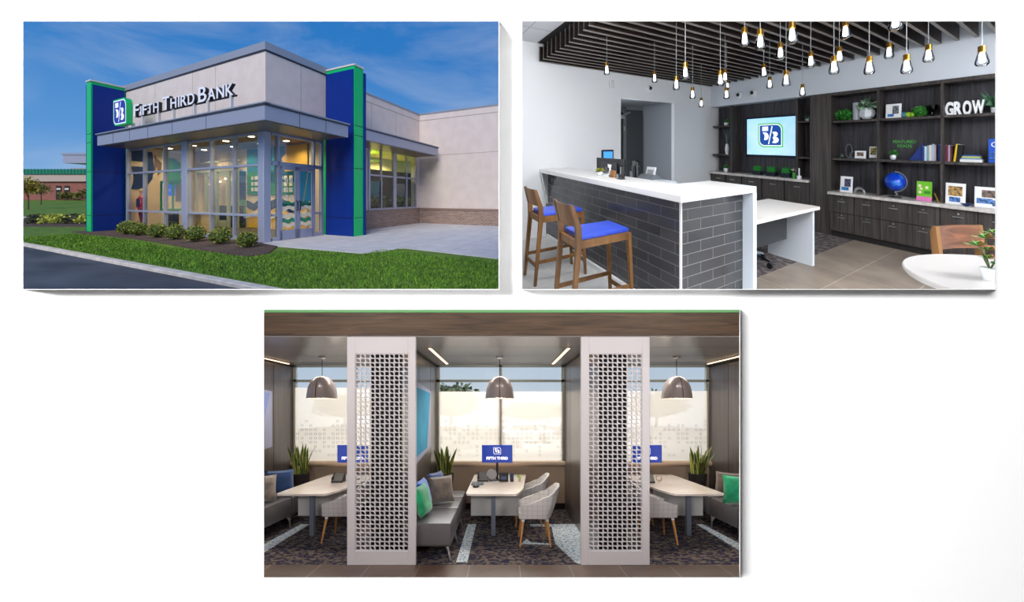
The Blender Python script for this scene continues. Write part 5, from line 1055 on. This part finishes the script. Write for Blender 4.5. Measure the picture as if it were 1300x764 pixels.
def stripe(ax, sc):
    sp = plaid.n('ShaderNodeSeparateXYZ'); plaid.l(plaid.nat(), sp.inputs[0]); m1 = plaid.n('ShaderNodeMath', operation='MULTIPLY'); m1.inputs[1].default_value = sc; plaid.l(sp.outputs[ax], m1.inputs[0])
    s1 = plaid.n('ShaderNodeMath', operation='SINE'); plaid.l(m1.outputs[0], s1.inputs[0]); g1 = plaid.n('ShaderNodeMath', operation='GREATER_THAN'); g1.inputs[1].default_value = .86; plaid.l(s1.outputs[0], g1.inputs[0]); return g1.outputs[0]
ad = plaid.n('ShaderNodeMath', operation='ADD'); plaid.l(stripe('Z', 85), ad.inputs[0]); plaid.l(stripe('X', 85), ad.inputs[1])
rr_ = plaid.n('ShaderNodeValToRGB'); rr_.color_ramp.elements[0].color = lin((214, 210, 208)); rr_.color_ramp.elements[1].position = .9; rr_.color_ramp.elements[1].color = lin((188, 186, 190)); dv = plaid.n('ShaderNodeMath', operation='MULTIPLY'); dv.inputs[1].default_value = .5
plaid.l(ad.outputs[0], dv.inputs[0]); plaid.l(dv.outputs[0], rr_.inputs[0]); plaid.l(rr_.outputs[0], b_.inputs['Base Color']); plaid = plaid.m
beech = mat('beech_leg', (206, 148, 88), .45)
def armchair(x, b, m, lab, tilt=0):
    T = Thing(BOOTH, 'armchair', lab, 'chair', (x, b, 0), group='plaid armchairs at the booth tables')
    path = [(-.25, -.25, .60), (-.12, -.27, .64), (.06, -.275, .70), (.18, -.25, .80), (.255, -.16, .885), (.275, 0, .90), (.255, .16, .885), (.18, .25, .80), (.06, .275, .70), (-.12, .27, .64), (-.25, .25, .60)]
    n = len(path) - 1
    def at_(a, z_, off):
        f = a * n; i = min(int(f), n - 1); k = f - i; p = Vector(path[i]).lerp(Vector(path[i + 1]), k); top_ = p.z; z = .42 + (top_ - .42) * z_; h = (z - .42)
        r = Vector((p.x + .02, p.y, 0)); L_ = r.length; lean = .22 * h if p.x > .1 else .04 * h; s2 = (L_ - .0 - off) / L_ * (.9 + .1 * min(1, h / .2)); return (m * (r.x * s2 - .02 + lean), r.y * s2, z)
    g = G(); g.sheet(lambda a, b_: at_(a, b_, 0), 40, 6); g.sheet(lambda a, b_: at_(a, b_, .035), 40, 6)
    g.sheet(lambda a, b_: at_(a, 1, .035 * b_), 40, 1)
    for a in (0, 1): g.sheet(lambda u, v: at_(a, v, .035 * u), 1, 6)
    T.part('shell', g, plaid, smooth=True)
    g = G(); g.prism([(m * a, b_) for a, b_ in rounded([(-.26, -.23), (.2, -.23), (.24, 0), (.2, .23), (-.26, .23)], [.05, .08, .1, .08, .05])], .40, .50); T.part('seat', g, plaid, bevel=.02, smooth=True)
    for dx, dy in ((-.2, -.2), (-.2, .2), (.18, -.2), (.18, .2)):
        L = T.part('leg', G().tube([(m * dx * .95, dy * .9, .385), (m * dx * 1.2, dy * 1.25, 0)], [.022, .013], 10), beech, smooth=True); T.part('leg_ferrule', G().tube([(m * dx * .93, dy * .88, .41), (m * dx * .97, dy * .93, .36)], .024, 10), mat('ferrule_white', (226, 226, 226), .4), L)
armchair(.50, 6.1, 1, 'nearer plaid armchair with beech legs in the middle booth'); armchair(.47, 7.15, 1, 'farther plaid armchair in the middle booth, behind the nearer one')
armchair(-2.52, 6.25, 1, 'plaid armchair in the left booth, half hidden by the column'); armchair(2.40, 6.18, -1, 'nearer plaid armchair in the right booth, half hidden by the column'); armchair(2.42, 7.2, -1, 'farther plaid armchair in the right booth, mostly hidden')
def cushion(x, b, z, w, c, lab, m=1, yaw=0.0, lean=.25, t=.16):
    mm = mat('velvet_%d_%d_%d' % c, c, .7, sheen=.4, c2=tuple(int(v * .82) for v in c), scale=(9, 9, 9), bump=.1)
    g = G(); U = Vector((math.sin(yaw), math.cos(yaw), 0)); V = Vector((-m * math.sin(lean) * math.cos(yaw), m * math.sin(lean) * math.sin(yaw), math.cos(lean))); pillow(g, (0, 0, w / 2 * .97), w, w, t, U, V)
    solo(BOOTH, 'throw_cushion', lab, 'cushion', g, mm, (x, b, z), smooth=True, group='cushions on the booth benches')
cushion(-1.14, 5.62, .535, .44, (0, 176, 116), 'green cushion at the near end of the middle bench', yaw=.15)
cushion(-1.2, 5.98, .535, .46, (20, 104, 210), 'bright blue cushion between the green and taupe ones on the middle bench', yaw=.05)
cushion(-1.0, 6.42, .535, .44, (128, 116, 108), 'taupe cushion turned outwards on the middle bench', yaw=.95, lean=.2)
cushion(-1.14, 6.85, .535, .44, (16, 60, 140), 'dark blue cushion at the far side of the middle bench', yaw=.4)
cushion(-3.95, 6.45, .535, .44, (150, 138, 130), 'pale taupe cushion at the left edge on the far left bench', yaw=1.0, lean=.15)
cushion(-3.93, 6.95, .535, .46, (10, 60, 116), 'dark teal-blue cushion beside the snake plant on the far left bench', yaw=.9, lean=.2)
cushion(3.78, 6.3, .535, .46, (0, 158, 108), 'green cushion at the right edge on the far right bench', -1, yaw=-1.1, lean=.2)
cushion(3.98, 6.95, .535, .42, (116, 98, 86), 'brown patterned cushion behind the green one on the far right bench', -1, yaw=-.8, lean=.2)
# ---- snake plants in tall planters
def snake(x, lab, seed, s_=1.0):
    T = Thing(BOOTH, 'snake_plant', lab, 'plant', (x, 7.8, 0), group='snake plants in dark planters by the windows')
    T.part('planter', G().lathe([(.11, 0), (.17, .78), (.175, .80), (.16, .80), (.155, .76)], n=24), mat('planter_dark', (52, 46, 46), .6), smooth=True); T.part('soil', G().cyl(0, 0, .74, .77, .155, n=20), mulch_m)
    rnd = random.Random(seed)
    for k in range(28):
        a = rnd.uniform(0, 6.28); r = rnd.uniform(.02, .11); h = rnd.uniform(.32, .62) * s_; out_ = rnd.uniform(.05, .22) if k % 3 else .05
        g = G(); px, py = math.cos(a) * r, math.sin(a) * r; tx = Vector((-math.sin(a + .6), math.cos(a + .6), 0)); N_ = 7
        ctr = [Vector((px + math.cos(a) * out_ * (i / N_) ** 1.7, py + math.sin(a) * out_ * (i / N_) ** 1.7, .76 + h * i / N_)) for i in range(N_ + 1)]
        wd = [.042 * math.sin(PI * (.22 + .78 * i / N_)) ** .8 + .001 for i in range(N_ + 1)]
        for i in range(N_):
            for q, (u0, u1) in enumerate(((-1, -.68), (-.68, .68), (.68, 1))):
                g.cur = 0 if q == 1 else 1; g.add([ctr[i] + tx * wd[i] * u0, ctr[i] + tx * wd[i] * u1, ctr[i + 1] + tx * wd[i + 1] * u1, ctr[i + 1] + tx * wd[i + 1] * u0], [(0, 1, 2, 3)])
        T.part('leaf', g, [mat('snake_green', (74, 104, 58), .5, c2=(44, 70, 40), scale=(6, 6, 40)), mat('snake_edge', (196, 190, 96), .5)])
snake(-4.0, 'snake plant with yellow-edged leaves in the far left booth', 1, 1.02); snake(-1.14, 'snake plant with yellow-edged leaves in the corner of the middle booth', 2, .98); snake(3.86, 'snake plant with yellow-edged leaves in the far right booth', 3, .98)
# ---- wall art
def art(x, lab, m=1, fm=None):
    T = Thing(BOOTH, 'wall_panel', lab, 'artwork', (x, 0, 0)); T.part('frame', G().prism([(6.1, 1.18), (7.42, 1.36), (7.42, 2.40), (6.1, 2.50)], 0, m * .02, 'x'), mat('art_frame', (140, 142, 168), .4)); T.part('face', G().prism([(6.0, 1.28), (7.02, 1.38), (7.32, 2.36), (6.0, 2.40)], m * .02, m * .026, 'x'), fm or mat('art_teal', (0, 128, 168), .55, c2=(10, 142, 178), scale=(2, 2, 2), spec=.2))
art(-1.37, 'teal glossy panel in a pale frame on the wall of the middle booth'); art(-4.36, 'blue-grey framed panel at the left edge on the far left wall', 1, mat('art_lavender', (120, 134, 186), .6, spec=.2))
# ---- table equipment
scr_blue = mat('screen_blue', (24, 56, 150), .3, emit=.55); scr_w = mat('screen_white', (250, 250, 255), .4, emit=.8)
def screen(x, lab):
    T = Thing(BOOTH, 'desk_monitor', lab, 'monitor', (x, 7.35, .74)); T.part('panel', G().box(-.285, .285, 0, .03, .325, .655), scr_blue, bevel=.003)
    g = G(); put_text(g, 'FIFTH THIRD', (-.2, -.003, .385), (1, 0, 0), (0, -1, 0), .07, .002, width=.4, bold=.003); T.part('screen_text', g, scr_w)
    ge, gw, gf, gm = G(), G(), G(), G(); logo((-.07, 0, .485), (1, 0, 0), (0, -1, 0), .14, .125, .001, (ge, gw), gf, gm); T.part('emblem_edge', ge, scr_w); T.part('emblem_ring', gw, scr_blue); T.part('emblem_field', gf, scr_blue); T.part('emblem_mark', gm, scr_w)
    T.part('stand', G().bar((0, .04, .0), (0, .04, .4), .04), black2); T.part('foot', G().box(-.1, .1, -.05, .12, 0, .012), black2)
screen(-.10, 'blue bank screen on the middle booth table'); screen(-2.80, 'blue bank screen on the left booth table, cut by the column'); screen(2.69, 'blue bank screen on the right booth table, cut by the column')
def phone(x, b, lab, m=1):
    T = Thing(BOOTH, 'desk_phone', lab, 'telephone', (x, b, .74)); T.part('body', G().prism([(-.09, 0), (.09, 0), (.09, .12), (.03, .15), (-.09, .03)], -.1, .1, 'x'), mat('phone_dark', (40, 40, 42), .4), bevel=.006); T.part('display', G().prism([(.02, .148), (.085, .122), (.085, .126), (.02, .152)], -.05, .06, 'x'), mat('lcd_pale', (190, 200, 205), .3, emit=.2)); T.part('handset', G().tube([(-.085, -.06, .06), (-.085, .0, .115), (-.085, .07, .15)], [.022, .014, .022], 8), black2, smooth=True)
phone(-.36, 7.25, 'dark desk phone with a pale display on the middle booth table'); phone(-2.98, 7.15, 'dark desk phone beside the left screen'); phone(2.62, 7.1, 'black desk phone below the right screen')
T = Thing(BOOTH, 'desk_speaker', 'round grey fabric speaker under the middle screen', 'speaker', (-.20, 7.3, .74)); T.part('drum', G().lathe([(.09, 0), (.1, .02), (.1, .06), (.085, .075)], n=24, M=Matrix.Translation((0, 0, .1)) @ Matrix.Rotation(1.2, 4, 'X')), mat('speaker_grey', (130, 130, 134), .8), smooth=True); T.part('foot', G().box(-.05, .05, -.04, .05, 0, .03), leg3)
T = Thing(BOOTH, 'card_terminal', 'black card terminal with small buttons right under the middle screen', 'card terminal', (.02, 7.2, .74)); T.part('body', G().box(-.085, .085, -.05, .05, 0, .16, M=Matrix.Rotation(-.25, 4, 'X')), black2, bevel=.01); T.part('keypad', G().box(-.05, .05, -.054, -.05, .03, .09, M=Matrix.Rotation(-.25, 4, 'X')), mat('key_blue', (60, 76, 110), .4))
T = Thing(BOOTH, 'signature_pad', 'small dark blue upright pad beside the card terminal', 'pad', (.17, 7.2, .74)); T.part('body', G().box(-.035, .035, -.01, .01, 0, .15, M=Matrix.Rotation(-.2, 4, 'X')), mat('pad_navy', (34, 50, 80), .3), bevel=.005); T.part('base', G().box(-.035, .035, -.03, .04, 0, .02), black2)
T = Thing(BOOTH, 'mini_plant', 'tiny bright green plant in a pale pot at the end of the middle table', 'plant', (.31, 7.2, .74)); T.part('pot', G().cyl(0, 0, 0, .05, .025, .032), mat('clay_pale', (200, 180, 160), .7)); g = G(); leaves(g, (0, 0, .08), (.035, .035, .04), 40, .03, 3, inner=.2); T.part('leaf_cluster', g, mat('lime_leaf', (150, 190, 40), .6))
T = Thing(BOOTH, 'keyboard', 'small grey keyboard on the left of the middle table', 'keyboard', (-.44, 6.95, .742)); T.part('deck', G().box(-.11, .11, -.13, .13, 0, .015), mat('key_grey', (120, 128, 136), .5), bevel=.004); g = G()
for i in range(6):
    for j in range(8): g.box(-.1 + i * .034, -.073 + i * .034, -.12 + j * .03, -.097 + j * .03, .015, .02)
T.part('keys', g, mat('key_dark', (90, 98, 108), .5), kind='stuff')
T = Thing(BOOTH, 'computer_mouse', 'black mouse in front of the grey keyboard', 'mouse', (-.45, 6.68, .742)); T.part('shell', G().ball((0, 0, .012), (.06, .09, .028), 14, 8), black2, smooth=True); T.part('wheel', G().cyl(0, -.05, .03, .042, .008), steel2)
g = G(); g.tube([(.05 * math.cos(a), 0, .06 + .05 * math.sin(a)) for a in [i * PI / 8 for i in range(17)]], .012, 8); solo(BOOTH, 'ring_ornament', 'small pale ring-shaped ornament beside the right desk phone', 'ornament', g, mat('clay_pale', (200, 180, 160), .7), (2.86, 7.2, .74), smooth=True)
# ---- outside the booth windows: car park, cars, tree line
struct(BOOTH, 'ground_8', G().box(-30, 30, 8.6, 70, -.3, -.2), mat('car_park', (150, 144, 134), .9, c2=(130, 124, 116), scale=(.4, .4, .4)))
def car(x, b, c, lab, seed=0):
    T = Thing(BOOTH, 'parked_car', lab, 'car', (x, b, -.2)); body = [(-2.2, .35), (-2.15, .75), (-1.4, .9), (-.8, 1.4), (.9, 1.42), (1.6, .95), (2.2, .88), (2.25, .35)]
    T.part('body', G().prism(body, -.85, .85, 'y'), mat('car_%d' % c[0], c, .25), bevel=.05, smooth=True); T.part('side_window', G().prism([(-1.15, .95), (-.72, 1.32), (.82, 1.34), (1.25, .97)], -.865, -.85, 'y'), mat('car_glass', (50, 60, 70), .1))
    for wx_ in (-1.4, 1.4):
        for wy in (-.8, .8): T.part('wheel', G().cyl(0, 0, -.1, .1, .33, n=18, M=Matrix.Translation((wx_, wy, .33)) @ Matrix.Rotation(PI / 2, 4, 'X')), black2)
car(-3.6, 26, (236, 236, 236), 'white car parked outside, left behind the middle shade'); car(1.6, 30, (220, 224, 230), 'silver-white car parked outside, right behind the middle shade'); car(-1.2, 21, (228, 226, 222), 'pale car parked nearest outside the middle window')
for k, (x, b, h, r, lab) in enumerate(((-5.2, 40, 5.0, 3.2, 'tree outside the middle window at its left'), (-9.5, 46, 4.2, 3.5, 'tree outside between the left and middle windows'), (3.5, 50, 3.6, 4, 'low tree line outside the right half of the middle window'), (10, 50, 3.8, 4, 'tree outside toward the right window'), (18, 46, 4.6, 3.5, 'tree outside behind the right shade'), (-20, 50, 4.4, 4, 'tree outside behind the left shade'))):
    T = Thing(BOOTH, 'park_tree', lab, 'tree', (x, b, -.2)); T.part('trunk', G().tube([(0, 0, 0), (0, 0, h * .6)], [.2, .12], 8), MATS['bark']); g = G(); leaves(g, (0, 0, h * .68), (r, r * .7, h * .36), 900, .45, k, inner=.3); g.ball((0, 0, h * .66), (r * .8, r * .5, h * .28), 12, 8); T.part('crown', g, mat('tree_far', (80, 90, 66), .9))
# ---- added lamps for the booths and the car park
def L3(loc, tgt, e, sx, sy=None, c=(1, 1, 1), nm='booth_lamp'): lamp('AREA', BOOTH.at(loc), BOOTH.at(tgt), e, sx, sy, c, name=nm)
L3((0, 13.5, 6.2), (0, 8.2, 1.6), 1300, 9, 3.0, (1, .97, .93), 'window_daylight')  # added area lamp standing in for daylight on the shades
L3((0, 30, 12), (0, 42, 1), 9000, 14, 4.0, (1, .98, .95), 'far_daylight')  # added area lamp to brighten the trees outside
L3((-2.6, 2.2, 2.0), (-1.6, 5.3, 1.2), 58, .8, .5, (1, .96, .95)); L3((2.6, 2.2, 2.0), (1.6, 5.3, 1.2), 58, .8, .5, (1, .96, .95))  # added fill lamps at the sides of the corridor
L3((0, 1.6, 2.0), (0, 5.3, 1.0), 60, 1.2, .12, (1, .96, .94))  # added fill strip behind the page wall
for x in (-3.1, -.05, 3.05): L3((x, 7.2, 2.93), (x, 7.0, 0), 30, 1.6, .5, (1, .93, .85))  # added area lamps under the booth ceiling
